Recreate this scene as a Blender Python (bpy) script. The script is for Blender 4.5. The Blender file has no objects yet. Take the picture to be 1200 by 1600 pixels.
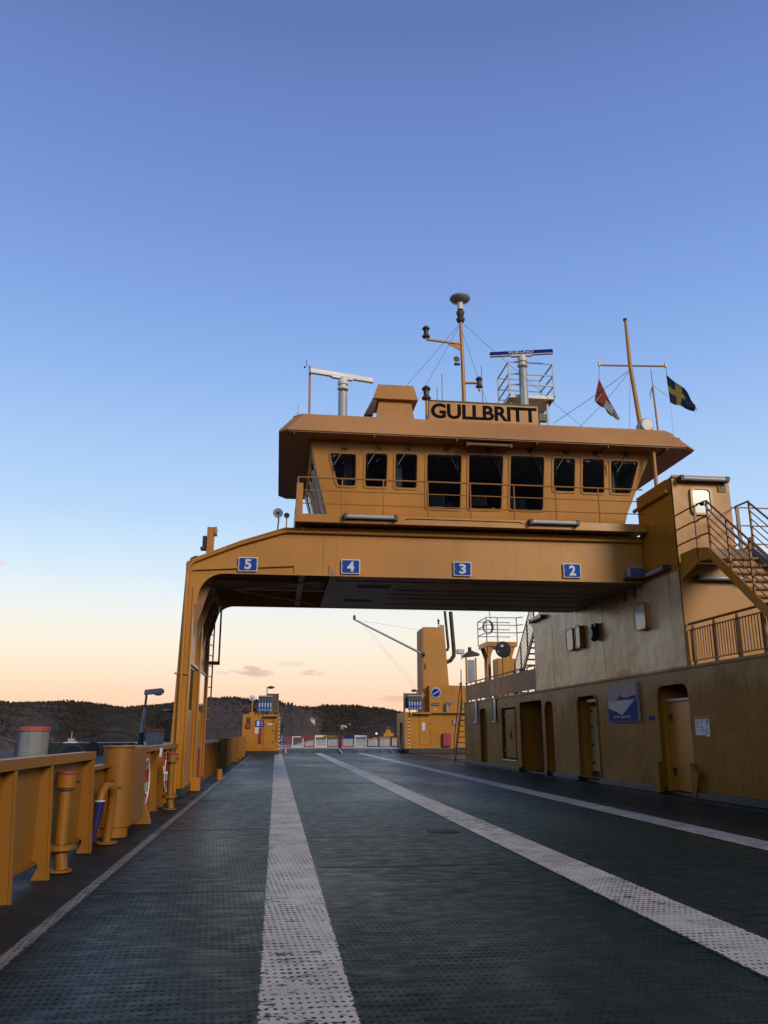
import bpy, bmesh, math, random
from mathutils import Vector, Matrix, noise
random.seed(7)
R = math.radians
sc = bpy.context.scene
C = sc.collection

# ------------------------------------------------------------------ camera
cam = bpy.data.cameras.new('camera'); co = bpy.data.objects.new('camera', cam); C.objects.link(co)
co.location = (0, 0, 1.3)
cam.sensor_fit = 'VERTICAL'; cam.sensor_height = 36.0; cam.lens = 36.0 * 1294.0 / 1600.0
cam.clip_start = 0.1; cam.clip_end = 9000
right = Vector((0.99213732, -0.12515408, 0.0))
up = Vector((-0.03241612, -0.25697317, 0.96587472))
fwd = Vector((0.12088316, 0.95828036, 0.25900968))
co.rotation_euler = Matrix((right, up, -fwd)).transposed().to_euler()
sc.camera = co

# ------------------------------------------------------------------ sky, sun, exposure
SUN_DIR = Vector((0.50, -0.80, 0.42)).normalized()
world = bpy.data.worlds.new('World'); sc.world = world; world.use_nodes = True
wt = world.node_tree; wn = wt.nodes; wn.clear()
def wnode(t, **k):
    n = wn.new(t)
    for a, b in k.items(): setattr(n, a, b)
    return n
wo = wnode('ShaderNodeOutputWorld')
tc = wnode('ShaderNodeTexCoord')
sep = wnode('ShaderNodeSeparateXYZ'); wt.links.new(tc.outputs['Generated'], sep.inputs[0])
asn = wnode('ShaderNodeMath', operation='ARCSINE'); wt.links.new(sep.outputs['Z'], asn.inputs[0])
dv = wnode('ShaderNodeMath', operation='DIVIDE'); wt.links.new(asn.outputs[0], dv.inputs[0]); dv.inputs[1].default_value = math.pi/2
ramp = wnode('ShaderNodeValToRGB'); wt.links.new(dv.outputs[0], ramp.inputs[0])
stops = [(0, (.92,.55,.40)), (2.0, (.96,.64,.47)), (4, (.97,.77,.60)), (6, (.94,.86,.75)), (8, (.86,.88,.87)), (10.5, (.67,.82,.96)),
         (14.3, (.47,.68,.96)), (22.7, (.275,.465,.86)), (30.7, (.188,.328,.72)), (38, (.145,.246,.595)), (45, (.120,.196,.485)), (90, (.04,.08,.25))]
cr = ramp.color_ramp; cr.interpolation = 'B_SPLINE'
while len(cr.elements) > 1: cr.elements.remove(cr.elements[-1])
for i, (e, c) in enumerate(stops):
    el = cr.elements[0] if i == 0 else cr.elements.new(e/90)
    el.position = e/90; el.color = (*c, 1)
# small evening clouds low over the hills
last = ramp.outputs[0]
def cloud(px_az, el, wa, we, amt, col):
    """an ellipse of broken cloud at azimuth az (deg right of +Y) and elevation el"""
    global last
    a = R(px_az); e = R(el)
    d = Vector((math.sin(a)*math.cos(e), math.cos(a)*math.cos(e), math.sin(e)))
    t = Vector((math.cos(a), -math.sin(a), 0))
    d1 = wnode('ShaderNodeVectorMath', operation='DOT_PRODUCT'); wt.links.new(tc.outputs['Generated'], d1.inputs[0]); d1.inputs[1].default_value = t
    x = wnode('ShaderNodeMath', operation='DIVIDE'); wt.links.new(d1.outputs['Value'], x.inputs[0]); x.inputs[1].default_value = R(wa)
    y0 = wnode('ShaderNodeMath', operation='SUBTRACT'); wt.links.new(sep.outputs['Z'], y0.inputs[0]); y0.inputs[1].default_value = d.z
    y = wnode('ShaderNodeMath', operation='DIVIDE'); wt.links.new(y0.outputs[0], y.inputs[0]); y.inputs[1].default_value = R(we)
    xx = wnode('ShaderNodeMath', operation='MULTIPLY'); wt.links.new(x.outputs[0], xx.inputs[0]); wt.links.new(x.outputs[0], xx.inputs[1])
    yy = wnode('ShaderNodeMath', operation='MULTIPLY'); wt.links.new(y.outputs[0], yy.inputs[0]); wt.links.new(y.outputs[0], yy.inputs[1])
    s = wnode('ShaderNodeMath', operation='ADD'); wt.links.new(xx.outputs[0], s.inputs[0]); wt.links.new(yy.outputs[0], s.inputs[1])
    nz = wnode('ShaderNodeTexNoise'); nz.inputs['Scale'].default_value = 55; nz.inputs['Detail'].default_value = 7; nz.inputs['Distortion'].default_value = .6
    mp = wnode('ShaderNodeMapping'); mp.inputs['Scale'].default_value = (1, 1, 2.6); mp.inputs['Location'].default_value = (px_az*.37, el, 0)
    wt.links.new(tc.outputs['Generated'], mp.inputs[0]); wt.links.new(mp.outputs[0], nz.inputs['Vector'])
    n2 = wnode('ShaderNodeMath', operation='MULTIPLY_ADD'); wt.links.new(nz.outputs[0], n2.inputs[0]); n2.inputs[1].default_value = -3.6; wt.links.new(s.outputs[0], n2.inputs[2])
    mr = wnode('ShaderNodeMapRange', interpolation_type='SMOOTHSTEP'); wt.links.new(n2.outputs[0], mr.inputs[0])
    mr.inputs[1].default_value = -.75; mr.inputs[2].default_value = -1.7; mr.inputs[3].default_value = 0; mr.inputs[4].default_value = amt
    # only ahead of the ship
    cmp_ = wnode('ShaderNodeMath', operation='GREATER_THAN'); wt.links.new(sep.outputs['Y'], cmp_.inputs[0]); cmp_.inputs[1].default_value = 0
    f = wnode('ShaderNodeMath', operation='MULTIPLY'); wt.links.new(mr.outputs[0], f.inputs[0]); wt.links.new(cmp_.outputs[0], f.inputs[1])
    m = wnode('ShaderNodeMix', data_type='RGBA'); wt.links.new(f.outputs[0], m.inputs[0]); wt.links.new(last, m.inputs[6]); m.inputs[7].default_value = (*col, 1)
    last = m.outputs[2]
cloud(-1.6, 4.05, 1.5, .42, .85, (.66,.46,.45))
cloud(-3.6, 3.95, .9, .16, .5, (.66,.52,.53))
cloud(2.2, 4.0, 1.0, .22, .55, (.70,.42,.38))
cloud(1.0, 4.6, 1.2, .2, .3, (.66,.50,.50))
cloud(8.0, 2.3, 1.6, .26, .5, (.72,.42,.37))
cloud(-18.5, 10.4, .9, .22, .7, (.85,.62,.62))
# sky dimmed towards the ship's sides, out of view, to darken side-facing walls
def wm(op, a, b=None):
    n = wnode('ShaderNodeMath', operation=op)
    for i, v in enumerate((a, b)):
        if v is None: continue
        if hasattr(v, 'is_linked'): wt.links.new(v, n.inputs[i])
        else: n.inputs[i].default_value = v
    return n.outputs[0]
x2 = wm('MULTIPLY', sep.outputs['X'], sep.outputs['X']); y2 = wm('MULTIPLY', sep.outputs['Y'], sep.outputs['Y'])
c2 = wm('DIVIDE', wm('ADD', y2, .06), wm('ADD', wm('ADD', x2, y2), .06))
azf = wnode('ShaderNodeMapRange', interpolation_type='SMOOTHSTEP'); wt.links.new(c2, azf.inputs[0])
for i, v in ((1, -.1), (2, .72), (3, .52), (4, .97)): azf.inputs[i].default_value = v
bg = wnode('ShaderNodeBackground'); wt.links.new(last, bg.inputs[0]); wt.links.new(azf.outputs[0], bg.inputs[1])
nish = wnode('ShaderNodeTexSky'); nish.sky_type = 'NISHITA'; nish.sun_disc = False
nish.sun_elevation = R(2.0); nish.dust_density = 0.3; nish.sun_rotation = math.atan2(SUN_DIR.x, SUN_DIR.y)
bg2 = wnode('ShaderNodeBackground'); wt.links.new(nish.outputs[0], bg2.inputs[0]); bg2.inputs[1].default_value = 0.05 * .6
addn = wnode('ShaderNodeAddShader'); wt.links.new(bg.outputs[0], addn.inputs[0]); wt.links.new(bg2.outputs[0], addn.inputs[1])
wt.links.new(addn.outputs[0], wo.inputs[0])

sun = bpy.data.lights.new('sun', 'SUN'); so = bpy.data.objects.new('sun', sun); C.objects.link(so)
sun.energy = 2.1; sun.angle = R(20); sun.color = (1.0, .84, .63)
so.rotation_euler = SUN_DIR.to_track_quat('Z', 'Y').to_euler(); so.location = (30, -60, 30)
sc.view_settings.view_transform = 'Standard'; sc.view_settings.look = 'None'
sc.view_settings.exposure = 0; sc.view_settings.gamma = 1; sc.view_settings.use_curve_mapping = False
sc.cycles.max_bounces = 5; sc.cycles.diffuse_bounces = 3; sc.cycles.caustics_reflective = False; sc.cycles.caustics_refractive = False

# ------------------------------------------------------------------ materials
class NT:
    def __init__(s, name):
        s.m = bpy.data.materials.new(name); s.m.use_nodes = True
        s.t = s.m.node_tree; s.b = s.t.nodes['Principled BSDF']
        g = s.t.nodes.new('ShaderNodeNewGeometry'); s.pos = g.outputs['Position']; s.nrm = g.outputs['Normal']
    def n(s, ty, **k):
        n = s.t.nodes.new(ty)
        for a, b in k.items(): setattr(n, a, b)
        return n
    def put(s, sock, v):
        if hasattr(v, 'is_linked'): s.t.links.new(v, sock)
        elif isinstance(v, (tuple, list)) and sock.type == 'RGBA' and len(v) == 3: sock.default_value = (*v, 1)
        else: sock.default_value = v
    def math(s, op, a, b=0, c=0, clamp=False):
        n = s.n('ShaderNodeMath', operation=op, use_clamp=clamp)
        for i, v in enumerate((a, b, c)): s.put(n.inputs[i], v)
        return n.outputs[0]
    def noise(s, scale=1, detail=4, sx=(1,1,1), rough=.55, off=(0,0,0), dist=0):
        mp = s.n('ShaderNodeMapping'); mp.inputs['Scale'].default_value = sx; mp.inputs['Location'].default_value = off
        s.put(mp.inputs[0], s.pos)
        n = s.n('ShaderNodeTexNoise'); n.inputs['Scale'].default_value = scale; n.inputs['Detail'].default_value = detail
        n.inputs['Roughness'].default_value = rough; n.inputs['Distortion'].default_value = dist
        s.put(n.inputs['Vector'], mp.outputs[0]); return n.outputs[0]
    def ramp(s, f, lo, hi, a=0, b=1):
        n = s.n('ShaderNodeMapRange', interpolation_type='SMOOTHSTEP'); s.put(n.inputs[0], f)
        for i, v in enumerate((lo, hi, a, b)): s.put(n.inputs[i+1], v)
        return n.outputs[0]
    def mix(s, f, a, b):
        n = s.n('ShaderNodeMix', data_type='RGBA'); s.put(n.inputs[0], f); s.put(n.inputs[6], a); s.put(n.inputs[7], b); return n.outputs[2]
    def xyz(s):
        n = s.n('ShaderNodeSeparateXYZ'); s.put(n.inputs[0], s.pos); return n.outputs
    def bump(s, h, dist=.01, strength=1.0, prev=None):
        n = s.n('ShaderNodeBump'); s.put(n.inputs['Height'], h); n.inputs['Distance'].default_value = dist; n.inputs['Strength'].default_value = strength
        if prev is not None: s.put(n.inputs['Normal'], prev)
        return n.outputs[0]
    def out(s, color=None, rough=None, metal=None, normal=None, spec=None):
        for k, v in (('Base Color', color), ('Roughness', rough), ('Metallic', metal), ('Normal', normal), ('Specular IOR Level', spec)):
            if v is not None: s.put(s.b.inputs[k], v)
        return s.m

def paint(name, col, rough=.3, grime=.35, dirt=(.16,.11,.07), rust=.0, wave=.012, spec=.5, fade=None, chalk=False):
    t = NT(name)
    big = t.noise(.55, 5)
    c = t.mix(t.ramp(big, .3, .75), col, tuple(x*.8 for x in col))
    if fade: c = t.mix(t.ramp(t.noise(.35, 5, off=(9,3,1)), .42, .72, 0, .75), c, fade)
    st = t.noise(2.2, 6, sx=(3, 3, .22), rough=.65)            # streaks run down
    c = t.mix(t.ramp(st, .46, .78, 0, grime), c, dirt)
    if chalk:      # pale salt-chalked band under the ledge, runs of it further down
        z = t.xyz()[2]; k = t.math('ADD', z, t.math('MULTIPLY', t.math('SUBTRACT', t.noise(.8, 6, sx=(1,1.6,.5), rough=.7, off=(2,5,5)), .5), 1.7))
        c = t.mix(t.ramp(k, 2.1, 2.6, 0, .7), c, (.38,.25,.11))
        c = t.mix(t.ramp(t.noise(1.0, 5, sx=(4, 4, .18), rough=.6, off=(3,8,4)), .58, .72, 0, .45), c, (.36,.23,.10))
    if grime > .7:
        run = t.noise(1.0, 4, sx=(3.5, 3.5, .16), rough=.55, off=(3,8,1))
        c = t.mix(t.ramp(run, .50, .70, 0, .3), c, tuple(min(.8, x*1.3) for x in (fade or col)))
        c = t.mix(t.ramp(t.noise(1.0, 5, sx=(4, 4, .20), rough=.7, off=(8,2,6)), .58, .78, 0, .55), c, dirt)
    sp = t.noise(5, 8, rough=.7, off=(4,7,2))
    c = t.mix(t.ramp(sp, .56, .74, 0, grime*.8), c, tuple(x*.75 for x in dirt))
    if rust: c = t.mix(t.ramp(t.noise(9, 9, rough=.75, sx=(1,1,.7)), .64, .70, 0, rust), c, (.12,.035,.012))
    r = t.math('ADD', t.math('MULTIPLY', t.noise(3, 5, off=(1,1,5)), .22), rough-.09)
    nr = t.bump(t.noise(1.1, 2, off=(2,2,2)), wave, .9)
    nr = t.bump(t.noise(.45, 1, off=(7,7,7)), wave*2.2, .8, nr)
    nr = t.bump(t.noise(55, 3), .0012, .6, nr)
    return t.out(c, r, 0, nr, spec)

Y = (.50, .205, .016)
M = {}
M['yellow'] = paint('yellow_paint', Y, .30, .35, rust=.25)
M['yellow_clean'] = paint('yellow_paint_upper_works', (.51,.212,.020), .40, .25, rust=.15)
M['rail'] = paint('worn_rail_paint', (.24,.092,.016), .4, .5, rust=.5)
M['rail_light'] = paint('rail_paint', (.36,.14,.02), .4, .3, rust=.3)
M['yellow_roof'] = paint('roof_edge_paint', (.50,.235,.075), .6, .15)
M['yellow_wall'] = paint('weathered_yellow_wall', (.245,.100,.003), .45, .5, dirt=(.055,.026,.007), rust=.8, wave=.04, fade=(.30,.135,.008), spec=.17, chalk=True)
M['yellow_wall_up'] = paint('chalky_yellow_wall', (.48,.30,.115), .27, .71, dirt=(.20,.12,.055), rust=.6, wave=.04, fade=(.76,.60,.38))
M['door_cream'] = paint('worn_cream_door', (.42,.30,.15), .4, .7, rust=.7, dirt=(.12,.08,.045))
M['ledge'] = paint('dull_ledge_paint', (.42,.27,.11), .6, .7, rust=.5, spec=.2, fade=(.6,.5,.34))
M['yellow_bulwark'] = paint('bulwark_paint', (.30,.122,.010), .42, .6, rust=.4, spec=.4)
M['soffit'] = paint('beam_underside_paint', (.30,.17,.075), .5, .6)
M['soffit_grey'] = paint('grey_underside_paint', (.34,.235,.15), .42, .6)
M['green_coaming'] = paint('dark_green_coaming', (.018,.035,.036), .4, .4, dirt=(.03,.028,.025))
M['rusty'] = paint('rusty_lamp_housing', (.06,.035,.025), .5, .5, rust=.6)
M['black'] = paint('black_steel', (.018,.018,.020), .4, .2, dirt=(.03,.03,.03))
M['grey'] = paint('grey_steel', (.30,.31,.33), .4, .3, dirt=(.16,.15,.14))
M['galv'] = paint('galvanised_pipe', (.42,.44,.47), .35, .3, dirt=(.2,.2,.2))
M['white'] = paint('white_paint', (.74,.73,.71), .4, .25, dirt=(.3,.27,.23))
M['red'] = paint('red_paint', (.33,.025,.02), .4, .3, dirt=(.1,.04,.03))
M['red_cap'] = paint('worn_red_cap', (.26,.03,.025), .55, .5)
M['orange_band'] = paint('orange_band', (.50,.12,.07), .7, .5)
M['blue'] = paint('sign_blue', (.008,.060,.34), .6, .15, dirt=(.03,.03,.05), spec=.2)
M['blue_deep'] = paint('deep_blue', (.006,.026,.24), .6, .15, dirt=(.02,.02,.04), spec=.12)
M['sign_white'] = paint('sign_white', (.66,.68,.70), .5, .35, dirt=(.25,.2,.15))
M['lettering'] = paint('black_lettering', (.008,.007,.006), .8, .1, dirt=(.02,.02,.02), spec=.1)
M['slate'] = paint('slate_wrapping', (.055,.065,.12), .5, .3, dirt=(.05,.05,.06))
M['pink'] = paint('poster_pink', (.50,.38,.40), .6, .2, spec=.15)
M['poster_white'] = paint('poster_white', (.62,.58,.62), .6, .2, spec=.15)
M['concrete'] = paint('weathered_concrete', (.30,.31,.30), .85, .7, dirt=(.07,.07,.06), wave=.05, spec=.25)
M['dark_concrete'] = paint('dark_quay', (.05,.052,.055), .8, .6, spec=.3)
M['rubber'] = paint('rubber', (.015,.015,.016), .7, .2)
M['skin_of_wood'] = paint('weathered_bench', (.12,.08,.05), .7, .5)
M['timber'] = paint('interior_panel', (.10,.07,.045), .6, .3)
M['cabin_dark'] = paint('dark_cabin', (.085,.105,.125), .6, .1, dirt=(.05,.05,.05))  # bluish tone stands in for grey-blue reflections in the wheelhouse glass
M['navy_tube'] = paint('navy_sleeve', (.012,.022,.16), .35, .3)
M['flag_blue'] = paint('flag_blue', (.004,.014,.045), .8, .1, spec=.2)
M['flag_yellow'] = paint('flag_yellow', (.20,.17,.03), .8, .1, spec=.2)
M['flag_red'] = paint('flag_red', (.24,.04,.03), .8, .2, spec=.2)
M['flag_white'] = paint('flag_white', (.32,.31,.34), .8, .2, spec=.2)
M['lens'] = paint('lamp_diffuser', (.44,.45,.48), .3, .15, dirt=(.4,.38,.35))
M['magenta'] = paint('locker_red', (.33,.03,.055), .4, .3)
M['house_white'] = paint('far_house_white', (.62,.60,.58), .7, .05)

def glass(name, tint, trans, rough=.04):
    t = NT(name); tr = t.n('ShaderNodeBsdfTransparent'); tr.inputs[0].default_value = (*tint, 1)
    gl = t.n('ShaderNodeBsdfGlossy'); gl.inputs['Roughness'].default_value = rough; gl.inputs[0].default_value = (.85,.9,.95,1)
    t.put(gl.inputs['Normal'], t.bump(t.noise(2.5, 3), .01, .5))
    g = t.n('ShaderNodeNewGeometry'); dt = t.n('ShaderNodeVectorMath', operation='DOT_PRODUCT'); t.put(dt.inputs[0], g.outputs['Incoming']); t.put(dt.inputs[1], g.outputs['Normal'])
    fc = t.math('ADD', t.math('MULTIPLY', t.math('POWER', t.math('SUBTRACT', 1, t.math('ABSOLUTE', dt.outputs['Value'])), 5), .94), .055)
    mx = t.n('ShaderNodeMixShader'); t.put(mx.inputs[0], fc); t.t.links.new(tr.outputs[0], mx.inputs[1]); t.t.links.new(gl.outputs[0], mx.inputs[2])
    t.t.links.new(mx.outputs[0], t.t.nodes['Material Output'].inputs[0]); return t.m
M['glass'] = glass('tinted_glass', (.60,.66,.70), .4)
t = NT('sky_pale_window_pane'); M['pane_sky_pale'] = t.out(t.mix(t.ramp(t.noise(1.5,3),.3,.8), (.55,.64,.62), (.42,.50,.50)), .12, 0, None, .6)  # pale base colour stands in for horizon sky reflected in the glass
t = NT('mirror_like_plate'); M['shiny'] = t.out((.75,.74,.72), .06, .9)
t = NT('dark_dish'); M['dish'] = t.out((.05,.05,.06), .12, .4)

# deck plating: dark green-black paint with rows of small studs, wet in places
def deck_mat(name, painted=None, wear=.5, edge=None):
    t = NT(name); x = t.xyz()
    dx, dy = .043, .078
    row = t.math('FLOOR', t.math('DIVIDE', x[1], dy))
    u = t.math('SUBTRACT', t.math('FRACT', t.math('ADD', t.math('DIVIDE', x[0], dx), t.math('ADD', t.math('MULTIPLY', row, .13), 400))), .5)
    v = t.math('SUBTRACT', t.math('FRACT', t.math('ADD', t.math('DIVIDE', x[1], dy), 100)), .5)
    u = t.math('MULTIPLY', u, .74)
    d = t.math('SQRT', t.math('ADD', t.math('MULTIPLY', u, u), t.math('MULTIPLY', v, v)))
    size = t.math('ADD', t.math('MULTIPLY', t.math('SUBTRACT', t.noise(1.6, 6, rough=.7, off=(6,1,0)), .5), .75), t.math('MULTIPLY', t.math('SUBTRACT', t.noise(26, 4, sx=(.7,1.2,1)), .5), .42))
    stud = t.ramp(t.math('SUBTRACT', d, size), .23, .10)
    worn = t.ramp(t.noise(1.3, 6, rough=.65), .36, .62)
    wet = t.math('ADD', .12, t.math('MULTIPLY', t.ramp(t.noise(5.0, 8, rough=.7, sx=(.8,1.6,1), off=(5,2,0)), .40, .70), .38))
    wet = t.math('ADD', wet, t.math('MULTIPLY', t.ramp(t.noise(.22, 2, sx=(1.4,.5,1), off=(2,1,0)), .46, .62), .22))
    oi = t.n('ShaderNodeObjectInfo')
    base = t.mix(t.ramp(t.noise(3.5, 8, rough=.7), .3, .7), (.0060,.0170,.0130), (.0110,.0250,.0195))
    base = t.mix(t.math('MULTIPLY', oi.outputs['Random'], .3), base, (.020,.034,.032))
    base = t.mix(t.ramp(t.noise(1.7, 7, rough=.7, sx=(2.2,.07,1)), .50, .68, 0, .55), base, (.032,.036,.032))      # tyre scuffs
    base = t.mix(t.ramp(t.noise(4.5, 8, rough=.75, sx=(1,.6,1), off=(1,4,0)), .60, .70, 0, .7), base, (.030,.018,.011)) # rust bloom
    col = t.mix(t.math('MULTIPLY', stud, t.math('ADD', t.math('MULTIPLY', worn, .45), .1)), base, (.002,.003,.003))
    rough = t.math('ADD', t.math('MULTIPLY', wet, -.22), t.math('ADD', t.math('MULTIPLY', stud, .1), t.math('ADD', t.math('MULTIPLY', t.noise(6, 5), .16), .40)))
    if painted:
        pn = t.math('ADD', t.noise(7, 9, rough=.78, sx=(.6,1.1,1), off=(3,1,0)), t.math('MULTIPLY', t.math('SUBTRACT', t.noise(.33, 3, off=(7,0,0)), .5), .5))
        keep = t.ramp(pn, .645, .60)                       # patches scraped off
        scr = t.noise(1, 8, sx=(5, 26, 1), rough=.7, off=(4,4,0))
        keep = t.math('MULTIPLY', keep, t.ramp(t.math('ADD', scr, t.math('MULTIPLY', t.math('SUBTRACT', t.noise(.55, 4, off=(1,7,0)), .5), .55)) if not (edge and edge[0] < .5) else t.math('ADD', t.math('ADD', scr, t.math('MULTIPLY', t.ramp(t.math('ADD', x[0], t.math('MULTIPLY', t.noise(2, 4), .2)), .30, .02), .085)), t.math('MULTIPLY', t.math('SUBTRACT', t.noise(.8, 4, off=(1,7,0)), .5), .62)), .69, .655))
        sk = t.math('MULTIPLY', stud, t.ramp(t.noise(2.2, 5, off=(0,5,0)), .34, .52, .5, 1))
        keep = t.math('MULTIPLY', keep, t.math('SUBTRACT', 1, sk))
        if edge:
            ex = t.math('ABSOLUTE', t.math('SUBTRACT', x[0], edge[0]))
            ex = t.math('ADD', ex, t.math('MULTIPLY', t.math('SUBTRACT', t.noise(18, 5), .5), .05))
            keep = t.math('MULTIPLY', keep, t.ramp(ex, edge[1]+.006, edge[1]-.006))
        pc = t.mix(t.ramp(t.noise(1.6, 6, rough=.7), .35, .7), painted, tuple(c*.72 for c in painted))
        pc = t.mix(t.ramp(t.noise(4, 7, rough=.7, off=(2,8,0)), .52, .70, 0, .7), pc, (.24,.16,.10))
        col = t.mix(keep, col, pc)
    seam = t.noise(9, 4)
    nr = t.bump(t.math('ADD', t.math('MULTIPLY', stud, 1.0), t.math('MULTIPLY', seam, .35)), .0024, .8)
    nr = t.bump(t.noise(.9, 3), .02, .6, nr)
    spec = t.math('MULTIPLY', t.math('ADD', .0, t.math('MULTIPLY', wet, .30)), t.math('SUBTRACT', 1, t.math('MULTIPLY', stud, .45)))
    return t.out(col, rough, 0, nr, spec)
M['deck'] = deck_mat('studded_deck_plate')
LINES = {'a': (.195,.235), 'b': (2.985,.245), 'c': (5.91,.24), 'l': (-1.56,.045), 'r': (8.42,.022)}
for k, e in LINES.items(): M['line_'+k] = deck_mat('worn_white_line_'+k, (.60,.525,.44) if k in 'abc' else (.24,.22,.195), edge=e)
t = NT('bare_gutter_plate'); M['gutter'] = t.out(t.mix(t.ramp(t.noise(1.2,7,rough=.65),.35,.7), (.010,.014,.012), (.020,.022,.019)), t.ramp(t.noise(2,5),.3,.7,.5,.7), 0, t.bump(t.noise(14,6),.004,.6), .18)

t = NT('sea_water'); wv = t.noise(.35, 5, sx=(1,2.2,1), rough=.6)
M['water'] = t.out((.012,.028,.042), .09, 0, t.bump(wv, .35, .8), .5)

# ------------------------------------------------------------------ geometry helpers
def V(*a): return Vector(a)
class MB:
    def __init__(s): s.bm = bmesh.new()
    def box(s, x0, x1, y0, y1, z0, z1):
        v = [s.bm.verts.new(p) for p in ((x0,y0,z0),(x1,y0,z0),(x1,y1,z0),(x0,y1,z0),(x0,y0,z1),(x1,y0,z1),(x1,y1,z1),(x0,y1,z1))]
        for f in ((0,3,2,1),(4,5,6,7),(0,1,5,4),(1,2,6,5),(2,3,7,6),(3,0,4,7)): s.bm.faces.new([v[i] for i in f])
        return s
    def hexa(s, pts):
        v = [s.bm.verts.new(p) for p in pts]
        for f in ((0,3,2,1),(4,5,6,7),(0,1,5,4),(1,2,6,5),(2,3,7,6),(3,0,4,7)): s.bm.faces.new([v[i] for i in f])
        return s
    def prism(s, poly, axis, a0, a1):
        """poly in the two other axes (in x,y,z order); extruded along axis from a0 to a1"""
        def mk(p, a): return {'x': (a, p[0], p[1]), 'y': (p[0], a, p[1]), 'z': (p[0], p[1], a)}[axis]
        A = [s.bm.verts.new(mk(p, a0)) for p in poly]; B = [s.bm.verts.new(mk(p, a1)) for p in poly]
        n = len(poly); s.bm.faces.new(A); s.bm.faces.new(B[::-1])
        for i in range(n): s.bm.faces.new((A[i], B[i], B[(i+1) % n], A[(i+1) % n]))
        return s
    def tube(s, pts, r, n=8, cap=True):
        pts = [Vector(p) for p in pts]; rings = []
        rs = r if isinstance(r, (list, tuple)) else [r]*len(pts)
        prev = None
        for i, p in enumerate(pts):
            d = (pts[min(i+1, len(pts)-1)] - pts[max(i-1, 0)]).normalized()
            if prev is None:
                a = d.orthogonal().normalized()
            else:
                a = (prev - d*prev.dot(d)); a = a.normalized() if a.length > 1e-5 else d.orthogonal().normalized()
            prev = a; b = d.cross(a)
            rings.append([s.bm.verts.new(p + (a*math.cos(2*math.pi*k/n) + b*math.sin(2*math.pi*k/n))*rs[i]) for k in range(n)])
        for i in range(len(rings)-1):
            for k in range(n): s.bm.faces.new((rings[i][k], rings[i][(k+1)%n], rings[i+1][(k+1)%n], rings[i+1][k]))
        if cap: s.bm.faces.new(rings[0][::-1]); s.bm.faces.new(rings[-1])
        return s
    def bar(s, p, q, w, h):
        """rectangular bar from p to q, w across (horizontal), h high"""
        p, q = Vector(p), Vector(q); d = (q-p).normalized(); sd = d.cross(V(0,0,1))
        sd = V(1,0,0) if sd.length < 1e-3 else sd.normalized(); u = sd.cross(d).normalized()
        pts = []
        for c in (p, q):
            for a, b in ((-1,-1),(1,-1),(1,1),(-1,1)): pts.append(c + sd*a*w/2 + u*b*h/2)
        return s.hexa(pts)
    def lathe(s, prof, c, axis='z', n=20):
        c = Vector(c); rings = []
        for r, h in prof:
            ring = []
            for k in range(n):
                a = 2*math.pi*k/n; x, y = r*math.cos(a), r*math.sin(a)
                o = {'z': V(x,y,h), 'y': V(x,h,y), 'x': V(h,x,y)}[axis]
                ring.append(s.bm.verts.new(c+o))
            rings.append(ring)
        for i in range(len(rings)-1):
            for k in range(n): s.bm.faces.new((rings[i][k], rings[i][(k+1)%n], rings[i+1][(k+1)%n], rings[i+1][k]))
        s.bm.faces.new(rings[0][::-1]); s.bm.faces.new(rings[-1]); return s
    def plate(s, outline, holes, th, fn):
        """flat plate with holes, drawn in (u, v), th thick, placed by fn(u, v, w)"""
        bm = bmesh.new(); es = []
        for loop in [outline]+list(holes):
            vs = [bm.verts.new((p[0], p[1], 0)) for p in loop]
            for i in range(len(vs)): es.append(bm.edges.new((vs[i], vs[(i+1) % len(vs)])))
        bmesh.ops.triangle_fill(bm, edges=es, use_beauty=True)
        r = bmesh.ops.extrude_face_region(bm, geom=bm.faces[:])
        for g in r['geom']:
            if isinstance(g, bmesh.types.BMVert): g.co.z = th
        mp = {}
        for v in bm.verts: mp[v] = s.bm.verts.new(fn(*v.co))
        for f in bm.faces: s.bm.faces.new([mp[v] for v in f.verts])
        bm.free(); return s
    def build(s, name, mat, parent=None, at=None, smooth=False, bev=0, **tags):
        bm = s.bm; bmesh.ops.recalc_face_normals(bm, faces=bm.faces[:])
        if parent is None:
            if at is None:
                xs = [v.co for v in bm.verts]
                at = ((min(p.x for p in xs)+max(p.x for p in xs))/2, (min(p.y for p in xs)+max(p.y for p in xs))/2, min(p.z for p in xs))
            org = Vector(at)
        else: org = root_loc(parent)
        bmesh.ops.translate(bm, vec=-org, verts=bm.verts[:])
        me = bpy.data.meshes.new(name); bm.to_mesh(me); bm.free()
        if smooth:
            for p in me.polygons: p.use_smooth = True
            me.set_sharp_from_angle(angle=R(38))
        me.materials.append(mat if not isinstance(mat, str) else M[mat])
        o = bpy.data.objects.new(name, me); C.objects.link(o)
        if parent is None: o.location = org
        else: o.parent = parent
        if bev:
            b = o.modifiers.new('edge', 'BEVEL'); b.width = bev; b.segments = 1; b.limit_method = 'ANGLE'; b.angle_limit = R(50)
        for k, v in tags.items(): o[k] = v
        return o
def root_loc(o):
    p = Vector((0,0,0))
    while o is not None: p = p + o.location; o = o.parent
    return p
def thing(name, loc, label, cat, group=None):
    o = bpy.data.objects.new(name, None); o.empty_display_size = .2; C.objects.link(o); o.location = loc
    o['label'] = label; o['category'] = cat
    if group: o['group'] = group
    return o
def T(label, cat, group=None):
    d = {'label': label, 'category': cat}
    if group: d['group'] = group
    return d
def part_copy(src, delta, parent=None, label=None):
    c = src.copy(); C.objects.link(c); c.parent = parent or src.parent; c.location = src.location + Vector(delta)
    if label: c['label'] = label
    return c
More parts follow.
